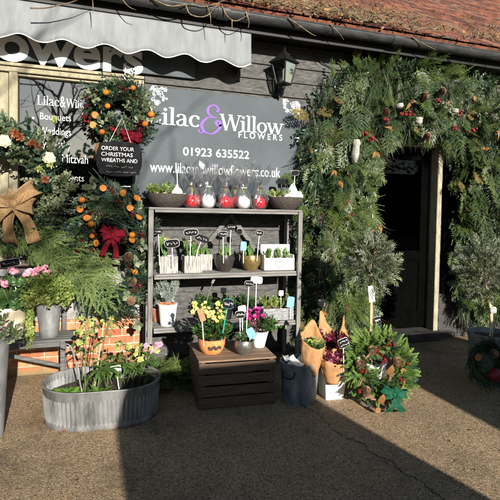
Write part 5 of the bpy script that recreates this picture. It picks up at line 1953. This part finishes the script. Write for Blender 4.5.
for i in range(9):
    for j in range(7):
        u, v = i / 8 - .5, j / 6 - .5
        V.append((-.06 + u * .17, -.05 + v * .14, .325 + .035 * math.sin(5 * u + 2) * math.cos(6 * v) + .03 * (u < 0)))
mb.add((np.array(V), [np.array([(i * 7 + j, (i + 1) * 7 + j, (i + 1) * 7 + j + 1, i * 7 + j + 1) for i in range(8) for j in range(6)])]))
tt = thing('tissue_paper', 'crumpled white tissue paper in the mouth of the blue-grey bucket', 'paper', p)
mb.build('sheet', M['whitepaint'], tt, True)
mb = MB(); mb.add(lathe([(.0005, .29), (.10, .29), (.10, .27), (.0005, .27)], 16)); o_ = mb.build('packing', M['whitepaint'], tt)

p = gnd(331, 396)
PB = p
t = thing('flower_pot', 'white square-sided pot holding the paper wrapped bouquets', 'pot', p, R(-6))
mb = MB(); mb.add(xf(lathe([(.0005, 0), (.105, 0), (.128, .20), (.130, .205), (.120, .205), (.098, .03), (.0005, .025)], 4), rotm('Z', PI / 4)))
o = mb.build('pot', M['whitepot'], t)
mb = MB(); mb.add(box(-.062, .062, -.062, .062, .032, .12)); mb.build('soil', M['soil'], t)


def bouquet(lb, b_px, t_px, dy, r1, h, point, paper, seed, mix, extra=None):
    """kraft cone, pointed collar at one side; foot and head given in photo pixels"""
    r = random.Random(seed)
    Y = PB[1] + dy
    a, b = at(*b_px, Y), at(*t_px, Y + .05)
    t = thing('wrapped_bouquet', lb, 'bouquet', a, 0, 'bouquets wrapped in brown paper')
    ax = frame(b - a, (0, -1, 0)); L = np.linalg.norm(b - a)
    # local: y along the axis, z towards viewer, x side
    n, m_ = 40, 10
    V = []
    for j in range(m_ + 1):
        f = j / m_
        for i in range(n + 1):
            th = -PI + 2 * PI * i / n * 1.0
            back = .5 - .5 * math.sin(th)                # 1 behind, 0 in front (z=+ is front)
            H = h * (.62 + .38 * back ** 1.0) + point * math.exp(-((math.atan2(math.sin(th - point_th[seed]), math.cos(th - point_th[seed]))) / .55) ** 2)
            rad = .045 + (r1 - .045) * min(1, f * H / (h * .62)) ** .8 + .02 * max(0, f * H - h * .62)
            rad *= 1 + (.05 * math.sin(4 * th + seed) + .055 * math.sin(9 * th + 2 * seed + 4 * f) + r.uniform(-.045, .045)) * f + .02 * math.sin(7 * f * 3 + 2 * th)
            V.append((math.cos(th) * rad, f * H, math.sin(th) * rad))
    Q = np.array([(j * (n + 1) + i, j * (n + 1) + i + 1, (j + 1) * (n + 1) + i + 1, (j + 1) * (n + 1) + i) for j in range(m_) for i in range(n)])
    mb = MB(); mb.add((np.array(V), [Q]), ax); o = mb.build('paper_wrap', M[paper], t, True)
    md = o.modifiers.new('paper', 'SOLIDIFY'); md.thickness = .0015
    mbs = {}
    for (nm, kind, mt, k, sc) in mix:
        b_ = MB()
        for i in range(k):
            an, d_ = r.uniform(0, 2 * PI), math.sqrt(r.uniform(0, 1)) * r1 * .75
            q = np.array((math.cos(an) * d_, h * r.uniform(.55, .74), math.sin(an) * d_))
            if kind == 'flower':
                for _ in range(3): b_.add(xf(flower(r.uniform(.016, .026), 6, .8, .35, r.uniform(0, 3)), frame(rv(), (0, .8, .6)), q + (r.uniform(-.012, .012), .02 + r.uniform(0, .02), .015)), ax)
            else:
                b_.add(xf(random.choice(PR[kind]), frame((math.cos(an) * .4, 1, math.sin(an) * .4 + .2), (0, .2, 1)) * sc, q - (0, .03, 0)), ax)
        b_.build(nm, M[mt], t)
    return t


point_th = {1: -1.2, 2: -2.0, 3: -2.3, 4: -1.4}
bouquet('tall kraft paper bouquet leaning left over the bucket, with cream and green flowers', (310, 376), (314, 329), -.10, .092, .35, .085, 'kraft', 1, [('foliage', 'herb', 'darkleaf', 20, .7), ('flowers', 'flower', 'hellebore', 8, 1)])
bouquet('upright kraft paper bouquet with a pointed collar and dark inner leaves, in the middle', (330, 376), (331, 322), .03, .10, .38, .15, 'kraft', 2, [('foliage', 'laurel', 'burgundy', 26, .7), ('flowers', 'flower', 'magenta', 5, 1)])
bouquet('kraft paper bouquet tilted right beside the olive trunk, with red and yellow flowers', (340, 374), (351, 330), -.03, .082, .35, .14, 'kraft', 3, [('foliage', 'herb', 'darkleaf', 18, .6), ('flowers', 'flower', 'magenta', 6, 1), ('yellow_flowers', 'flower', 'yellow', 5, 1)])
bouquet('low kraft paper bouquet at the front of the white pot, beside the black label', (332, 384), (333, 348), -.12, .11, .26, .03, 'kraft', 4, [('foliage', 'laurel', 'burgundy', 16, .6), ('flowers', 'flower', 'pink', 8, 1)])
plant_label(343.5, 343, PB[1] - .20, 10.5, 9, 344, 368, 'black square plant label with white rim among the wrapped bouquets', 'whitepaint', R(22), rows=2, square=True)

# ------------------------------------------------------------------ fir wreath leaning on the ground
p = gnd(381, 407)
gw = thing('ground_wreath', 'light green fir wreath with a dark green velvet bow leaning on the ground', 'wreath', p, R(-14))
tilt = R(-22)
Mt = rotm('X', tilt)
cz = .315


def gp(px, py, off=-.09):
    """photo pixel -> wreath's local point on its tilted face"""
    d = ray(px, py); rz = rotm('Z', R(14))
    o_ = rz @ (CAM - p) ; dd = rz @ d
    n_ = Mt @ np.array((0, -1, 0)); c_ = np.array((0, .09, cz - .02)) + n_ * -off
    return o_ + dd * (np.dot(n_, c_ - o_) / np.dot(n_, dd))


mbs = {}
for i in range(540):
    th, ph = U(0, 2 * PI), U(0, 2 * PI)
    rad = np.array([math.cos(th), 0, math.sin(th)]); tan = np.array([-math.sin(th), 0, math.cos(th)])
    nn = rad * math.cos(ph) + np.array([0, -1, 0]) * abs(math.sin(ph))
    if np.dot(nn, rad) < -.75: continue
    q = rad * .168 * (1, 1, .97) + nn * .05 + (0, 0, 0)
    d = tan * U(-.3, .8) + nn * U(.7, 1.2) + rad * .25 + rv(.3)
    k = ('firfat', 'firbright') if i % 6 else ('firfat', 'bluefir')
    mbs.setdefault(k, MB())
    q2 = Mt @ q + (0, .09, cz - .02)
    sow(mbs[k], k[0], q2, Mt @ d, Mt @ (nn + (0, -.6, 0)), U(.65, 1.0))
for k, b in mbs.items(): b.build('light_foliage' if k[1] == 'firbright' else 'blue_foliage', M[k[1]], gw)
mb = MB(); mb.add(tube([Mt @ np.array((math.cos(a) * .205, (.02), math.sin(a) * .195)) + (0, .09, cz - .02) for a in np.linspace(0, 2 * PI, 40)], .035, 8, False)); mb.build('moss_ring', plain('ground wreath core', (.02, .022, .01), .95, .4, 30, bump=1), gw)
for (px, py) in ((372, 350.5), (360, 364), (397, 362), (366, 391)): deco(gw, 'pine_cone', pinecone(.034, .06), 'cone', gp(px, py, -.12), rotm('Y', U(-1, 1)) @ rotm('X', R(30)) @ rotm('Z', U(0, 3)))
for (px, py) in ((403, 371), (378, 410)): deco(gw, 'dry_orange_slice', disc(.022), 'dryleaf', gp(px, py, -.12), FACE)
for (px, py) in ((367, 357), (360, 382), (369, 397), (373, 399), (403, 386), (391, 377)):
    deco(gw, 'cinnamon_sticks', merge([tube([rv(.006) + (-.03, 0, -.012), rv(.006) + (.03, 0, .012)], .0042, 6) for _ in range(4)]), 'cone', gp(px, py, -.125), rotm('Y', U(-1, 1)))
for (px, py) in ((363, 372), (378, 352), (405, 364), (360, 391), (401, 381), (384, 360), (390, 345)): deco(gw, 'berries', merge([xf(sphere(U(.008, .012), 8, 6), np.eye(3), rv(.014)) for _ in range(6)]), 'redberry', gp(px, py, -.12))
for (px, py) in ((379, 404), (388, 375)): deco(gw, 'dry_leaf', leaf(.09, .06, .3, .2), 'dryleaf', gp(px, py, -.13), frame((.3, -.3, .8), (0, -1, 0)))
o = bow_on(gw, gp(393, 394, -.14), .105, .065, 'greenvelvet', False, .2, 6)
mb = MB()
for a0 in (-.6, .7): mb.add(ribbon([(0, -.02, 0), (.04 * a0, -.045, -.05), (.09 * a0, -.02, -.10)], (1, 0, .1), [.03, .048, .06]))
o = mb.build('bow_tail', M['greenvelvet'], gw); o.location = tuple(gp(394, 398, -.14))


# ------------------------------------------------------------------ olive trees
def olive(p, crown_px, cr, cz_r, Ytop, lb, pot_r, pot_h, potmat, n, seed):
    t = thing('olive_tree', lb, 'potted tree', p)
    pot('pot', t, pot_r * .78, pot_r, pot_h, M[potmat], .012, .008, soil=.9)
    c = at(*crown_px, Ytop) - np.array(t.location)
    mb = MB(); mb.add(tube(catmull([(0, 0, pot_h * .8), (c[0] * .2, 0, pot_h + .2), (c[0] * .7, c[1] * .5, c[2] - cz_r * .6), (c[0], c[1], c[2])], 4), [.017, .016, .016, .015, .015, .014, .014, .013, .013, .012, .01, .008, .006], 8)); mb.build('trunk', M['cane'], t, True)
    mb, mbr = MB(), MB()
    for i in range(n):
        v = nrm(rv()); f = U(.25, 1) ** .5
        q = c + v * (cr, cr, cz_r) * f * .78
        d = v * (1, 1, .8) + (0, 0, .35) + rv(.25)
        sow(mb, 'olive', q, d, rv() + (0, 0, .6), U(.6, 1.0))
        if i % 9 == 0: mbr.add(tube([c + (0, 0, -cz_r * .5), c + v * (cr, cr, cz_r) * f * .4, q], [.003, .0022, .0015], 4, False))
    mb.build('crown', M['olive'], t); mbr.build('branches', M['bark'], t)
    return t


po = onz(370, PB[1] + .02, 0, 380)
ol = olive(po, (371, 263), .185, .215, po[1], 'small olive tree with a round silvery crown in front of the doorway', .13, .26, 'whitepot', 330, 1)
p = place(ol, 371.5, 293, po[1] - .05)
tg_ = thing('care_tag', 'white paper care tag tied under the crown of the olive tree by the doorway', 'tag', np.array(ol.location) + p)
mb = MB(); mb.add(xf(box(-.028, .028, -.001, .001, -.075, .06, .0), rotm('Y', -.12))); mb.build('card', M['whitepaint'], tg_)
mb = MB(); mb.add(tube([(0, 0, .06), (-.01, .03, .10), (-.02, .05, .07)], .0015, 4)); mb.build('string', M['teal'], tg_)
plant_label(377, 320, po[1] - .02, 7.5, 7, 372, 346, 'black plant label with pale rim beside the trunk of the doorway olive tree', 'palecard', R(12), rows=1, square=True, stake='palecard')
p2 = gnd(490, 382)
ol2 = olive(p2, (484, 272), .23, .29, p2[1], 'taller olive tree with a loose silvery crown in a dark pot at the right edge', .20, .45, 'zincblue', 380, 2)
plant_label(493, 310, p2[1] - .05, 7, 6, 490, 333, 'pale plant label on a thin stick in the olive pot at the right edge', 'palecard', R(5), rows=1, plaque='zinc', stake='palecard')
c = at(487, 362, p2[1] - .235)
w5 = thing('pot_wreath', 'dark fir wreath with a red bauble hung on the olive pot at the right edge', 'wreath', c, R(-8))
ring_wreath(w5, .13, .14, .085, [('fir_foliage', 'fir', 'fir', 3), ('blue_foliage', 'fir', 'bluefir', 1.5)], 300, True, .62)
deco(w5, 'gold_slice', disc(.03), 'dryleaf', at(483, 358, p2[1] - .38) - c, FACE)
deco(w5, 'red_bauble', sphere(.055, 16, 10), 'redberry', at(498, 375, p2[1] - .38) - c, None, True)
deco(w5, 'pine_cone', pinecone(.035, .06), 'cone', np.array((-.02, -.10, .10)), rotm('X', R(60)))

# ------------------------------------------------------------------ door garland
ga = thing('door_garland', 'thick evergreen garland of fir, cedar and pine framing the doorway', 'garland', (3.4, -.12, 0))
O = np.array(ga.location)
path = catmull([(2.56, .12), (2.54, .7), (2.52, 1.3), (2.50, 1.9), (2.62, 2.45), (2.98, 2.80), (3.5, 2.86), (4.1, 2.80), (4.48, 2.62), (4.50, 2.2), (4.50, 1.6), (4.54, .9), (4.55, .3)], 10)
path = np.array(path)
seg = np.linalg.norm(np.diff(path, axis=0), axis=1); cum = np.concatenate([[0], np.cumsum(seg)]); LEN = cum[-1]
gm = {k: MB() for k in ('fir', 'cedar', 'pine', 'laurel', 'frond', 'twig', 'euca', 'drycedar')}


def gpos(s):
    i = min(len(seg) - 1, int(np.searchsorted(cum, s) - 1)); i = max(i, 0)
    f = (s - cum[i]) / seg[i]
    p_ = path[i] + (path[i + 1] - path[i]) * f
    return p_, nrm(np.append(path[i + 1] - path[i], 0))[:2]


pref = {}
KINDS = (('fir', 'fir', 1.05, 24), ('frond', 'frond', .62, 6), ('smallfrond', 'frond', .9, 8), ('cedar', 'cedar', .9, 17), ('pine', 'pine', 1.1, 14), ('laurel', 'laurel', .9, 8), ('euca', 'euca', .85, 2), ('stems', 'twig', .8, 5), ('longpine', 'pine', 1.1, 12))


def pick():
    q = U(0, 100)
    for k_ in KINDS:
        q -= k_[3]
        if q <= 0: break
    return k_


for i in range(3600):
    s = U(0, LEN); c_, tg2 = gpos(s)
    top = c_[1] > 2.35
    w_ = (.45 if top else .43) * (1.0 if s < LEN * .68 else .85)
    nr = np.array((-tg2[1], tg2[0]))
    o_ = U(-1, 1)
    lump = .8 + .35 * math.sin(5.1 * s + 1.7 * o_) * math.cos(3.3 * s + 4 * o_)
    depth = (.04 + .27 * math.sqrt(max(0, 1 - o_ * o_))) * U(.3, 1.05) * lump
    q = np.array((c_[0] + nr[0] * o_ * w_, -.06 - depth, c_[1] + nr[1] * o_ * w_))
    outw = np.array((nr[0] * o_, -.55, nr[1] * o_))
    if U(0, 1) < .35:
        d = np.array((U(-.8, .8), -1, U(-.9, .6)))
    elif top:
        d = outw * U(.4, .9) + np.array((0, -.2, U(-1.1, -.2) if U(-1, 1) > o_ * nr[1] + .1 else U(-.1, .45))) + rv(.3)
    else:
        d = outw * U(.4, 1.0) + np.array((0, -.15, -U(.3, 1.2))) + rv(.3)
    cell = (int(s / .30), int(o_ * 2.2))
    if cell not in pref: pref[cell] = pick()
    k_ = pref[cell] if U(0, 1) < .55 else pick()
    if s < LEN * .40 and o_ * nr[0] < -.35 and U(0, 1) < .45: k_ = KINDS[5]
    elif s < LEN * .40 and U(0, 1) < .22: k_ = KINDS[8]
    if top and o_ * nr[1] > .75 and k_[0] in ('frond', 'twig'): k_ = KINDS[0]
    if k_[0] == 'longpine': d = np.array((U(-.25, .25), U(-.45, -.1), -1))
    gk = 'drycedar' if k_[0] == 'cedar' and U(0, 1) < .12 else k_[1]
    sow(gm[gk], k_[0], q - O, d, (U(-.5, .5), -1, .3), k_[2] * U(.65, 1.15))
# long drooping boughs over the whole garland
for i in range(150):
    s = U(0, LEN); c_, tg2 = gpos(s)
    nr = np.array((-tg2[1], tg2[0])); o_ = U(-.95, .85)
    q = np.array((c_[0] + nr[0] * o_ * .42, -.10 - .24 * math.sqrt(1 - o_ * o_), c_[1] + nr[1] * o_ * .42))
    if q[2] < .45: continue
    k_, m_, sc = (('frond', 'fir', U(.7, 1.05)), ('longpine', 'pine', U(1.0, 1.5)), ('cedar', 'cedar', U(1.2, 1.7)))[i % 3]
    sow(gm[m_], k_, q - O, (U(-.35, .35), U(-.35, -.05), -1), (U(-.4, .4), -1, .2), sc)
# long brown twig bundle down the left column
for i in range(16):
    q = at(U(318, 334), U(195, 290), -.38) - O; sow(gm['twig'], 'stems', q, (U(-.15, .15), U(-.1, .05), -1), (0, -1, 0), U(.6, 1.0))
for k, nm, mt in (('fir', 'fir_foliage', 'fir'), ('frond', 'fir_branches', 'firlight'), ('cedar', 'cedar_foliage', 'cedar'), ('drycedar', 'browning_foliage', 'drycedar'), ('pine', 'pine_foliage', 'pine'), ('laurel', 'laurel_foliage', 'laurel'), ('twig', 'twigs', 'twig'), ('euca', 'leaf_foliage', 'euca')):
    gm[k].build(nm, M[mt], ga)
mb = MB(); pts = [(q[0] - O[0], -.10 - O[1], q[1]) for q in path[::4]]
V, F = tube([(0, y_, 0) for y_ in range(2)], 1, 8)
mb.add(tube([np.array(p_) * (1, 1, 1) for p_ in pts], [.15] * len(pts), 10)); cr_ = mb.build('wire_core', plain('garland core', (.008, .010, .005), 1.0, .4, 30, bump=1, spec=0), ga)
for (px, py) in ((364, 134), (373, 139), (346, 203), (349, 216), (404, 114), (411, 113), (461, 113), (474, 129), (348, 309), (455, 128), (440, 100), (386, 120)):
    q = at(px, py, -.43) - O
    deco(ga, 'berry_cluster', merge([xf(sphere(U(.011, .016), 8, 6), np.eye(3), rv(.018)) for _ in range(8)]), 'redberry', q)
for (px, py, h_) in ((356, 151, .24), (419, 121, .08), (400, 106, .05), (455, 111, .05), (322, 303, .08)):
    q = at(px, py, -.45) - O
    deco(ga, 'pale_ornament', lathe([(.001, -h_ / 2), (.025, -h_ * .45), (.04, -h_ * .1), (.032, h_ * .2), (.04, h_ * .32), (.028, h_ * .47), (.001, h_ / 2)], 12, 1, 1, .12), 'birch', q, rotm('Y', U(-.3, .3)) @ rotm('X', U(-.2, .2)), True)
for (px, py) in ((334, 170), (338, 182), (378, 225), (374, 247), (410, 103), (446, 99), (473, 96), (496, 131), (376, 152), (392, 130), (322, 310), (485, 150), (369, 232)):
    q = at(px, py, -.44) - O
    deco(ga, 'dry_leaf', merge([xf(leaf(U(.05, .10), U(.03, .05), .7, U(.2, .7)), frame((U(-.6, .6), -.4, U(-1, .4)), (U(-.5, .5), -1, .3))) for _ in range(2)]), 'dryleaf', q)
for (px, py) in ((424, 97), (442, 92), (427, 137), (386, 113)):
    q = at(px, py, -.44) - O; deco(ga, 'pine_cone', pinecone(.038, .09), 'cone', q, rotm('X', U(.3, 1.2)))

# ------------------------------------------------------------------ greenery on the ground under the rack
p = onz(171, -.62, 0, 355)
t = thing('grass_bundle', 'heap of mossy cut greenery on the ground between trough and crate', 'greenery', p)
mb = MB()
for i in range(90): sow(mb, 'cedar' if i % 2 else 'pine', (U(-.16, .17), U(-.12, .14), U(.02, .14)), (U(-1, 1), U(-1, .2), U(-.1, .5)), (0, -.4, 1), U(.7, 1.2))
mb.build('foliage', M['moss'], t)
t = thing('potted_plant', 'hellebore with pink-tinged flowers in a small pot on the ground behind the trough', 'potted plant', onz(151, -.62, 0, 360))
pot('pot', t, .05, .065, .11, M['terracotta'], .006, .004)
mb = MB(); bush(mb, 'herb', (0, 0, .10), .10, .12, 26, .6, .8); mb.build('foliage', M['darkleaf'], t)
mb = MB()
for (px, py) in ((145, 349), (150, 351), (154, 348), (157, 344)):
    q = place(t, px, py, -.70)
    for _ in range(3): mb.add(flower(.026, 5, 1, .3, U(0, 3)), frame(rv(), (0, -1, .3)), q + rv(.015))
mb.build('flowers', M['pink'], t)

# ------------------------------------------------------------------ bare climber along the gutter and roof edge
cl = thing('climbing_plant', 'bare twisted climber stems straggling along the gutter and the roof edge', 'climber', (2.0, -.36, 3.42))
O = np.array(cl.location)
mb = MB(); lf = MB()


def roofz(y): return 3.40 + (y + .36) * math.tan(R(38)) + .05


for k in range(64):
    x = U(.1, 4.7); y = U(-.40, -.16 + .09 * x)
    if k < 8: x, y = -.3 + k * .6, -.40
    if k > 44: x, y = U(.9, 2.6), U(-.42, -.1)
    d = np.array((U(.5, 1) * random.choice((-1, 1, 1)), U(-.4, .4)))
    pts = []
    for i in range(14):
        z = roofz(max(y, -.36)) + U(-.01, .05) + .02 * math.sin(i * 1.7 + k)
        pts.append(np.array((x, y, z)) - O)
        d = d + np.array((U(-.45, .45), U(-.55, .55))); d = d / np.linalg.norm(d)
        st_ = U(.03, .10)
        x += d[0] * st_; y += d[1] * st_ * .7
        y = min(max(y, -.46), .6)
    r0 = U(.003, .007) if k > 7 else U(.008, .012)
    if k > 44 and k % 3 == 0: r0 = U(.008, .014)
    mb.add(tube(catmull(pts, 2), list(np.linspace(r0, r0 * .3, 27)), 5))
    for q in pts[::2]:
        for _ in range(2):
            if U(0, 1) < .6:
                e1 = q + (U(-.09, .09), U(-.08, .04), U(-.03, .07)); e2 = e1 + (U(-.08, .08), U(-.06, .02), U(-.06, .06))
                mb.add(tube([q, e1, e2], [r0 * .6, r0 * .4, .001], 4, False))
                if U(0, 1) < .5: mb.add(tube([e1, e1 + rv(.045)], [r0 * .35, .0008], 3, False))
        if U(0, 1) < .85: lf.add(xf(leaf(U(.025, .05), U(.018, .03), .3, .3), frame(rv() + (0, -.4, 0), rv() + (0, -.5, .5)), q + rv(.03)))
# a looping shoot and hanging ends in front of the gutter
for pp in (((186, 6), (190, 14), (200, 17), (208, 15), (214, 9), (219, 2)), ((206, 4), (210, 14), (211, 27)), ((92, -4), (93, 6), (93, 14)), ((222, 6), (227, 16), (235, 21), (243, 18), (250, 14)), ((30, 8), (45, 8), (60, 5), (75, 1), (92, -6)), ((118, -6), (128, 6), (136, 10)),
           ((330, 24), (338, 32), (344, 40)), ((246, 12), (249, 22), (248, 28)), ((150, -2), (170, 6), (190, 4), (208, 6), (230, -2)), ((288, 18), (300, 26), (310, 33), (316, 36)), ((410, 36), (424, 44), (436, 50)), ((232, 20), (232, 30))):
    pts = [at(*q, -.47) - O for q in pp]
    mb.add(tube(catmull(pts, 5), list(np.linspace(.007 if len(pp) > 3 else .0055, .002, (len(pp) - 1) * 5 + 1)), 6))
mb.build('stems', M['vine'], cl, True)
lf.build('leaves', M['dryleaf'], cl)

# ------------------------------------------------------------------ fallen needles, petals and leaf bits on the tarmac
mb = MB(); mp = MB()
for i in range(1500):
    if i < 950:
        x, y = U(-.7, 4.6), -abs(random.gauss(0, .55)) - .05
    else:
        x, y = U(-1.2, 3.2), U(-3.3, -.3)
    d = (U(-1, 1), U(-1, 1), 0)
    if i % 3: mb.add(needle(U(.015, .035), .003), frame(d, (U(-.2, .2), U(-.2, .2), 1)), (x, y, .005))
    else: mp.add(xf(leaf(U(.012, .032), U(.008, .018), .5, U(-.4, .2)), frame(d, (U(-.3, .3), U(-.3, .3), 1)), (x, y, .005)))
lt = mb.build('fallen_needles', M['moss']); tag(lt, 'fallen fir needles scattered over the tarmac', kind='stuff')
lp_ = mp.build('leaf_litter', M['dryleaf']); tag(lp_, 'dry leaf scraps scattered over the tarmac', kind='stuff')
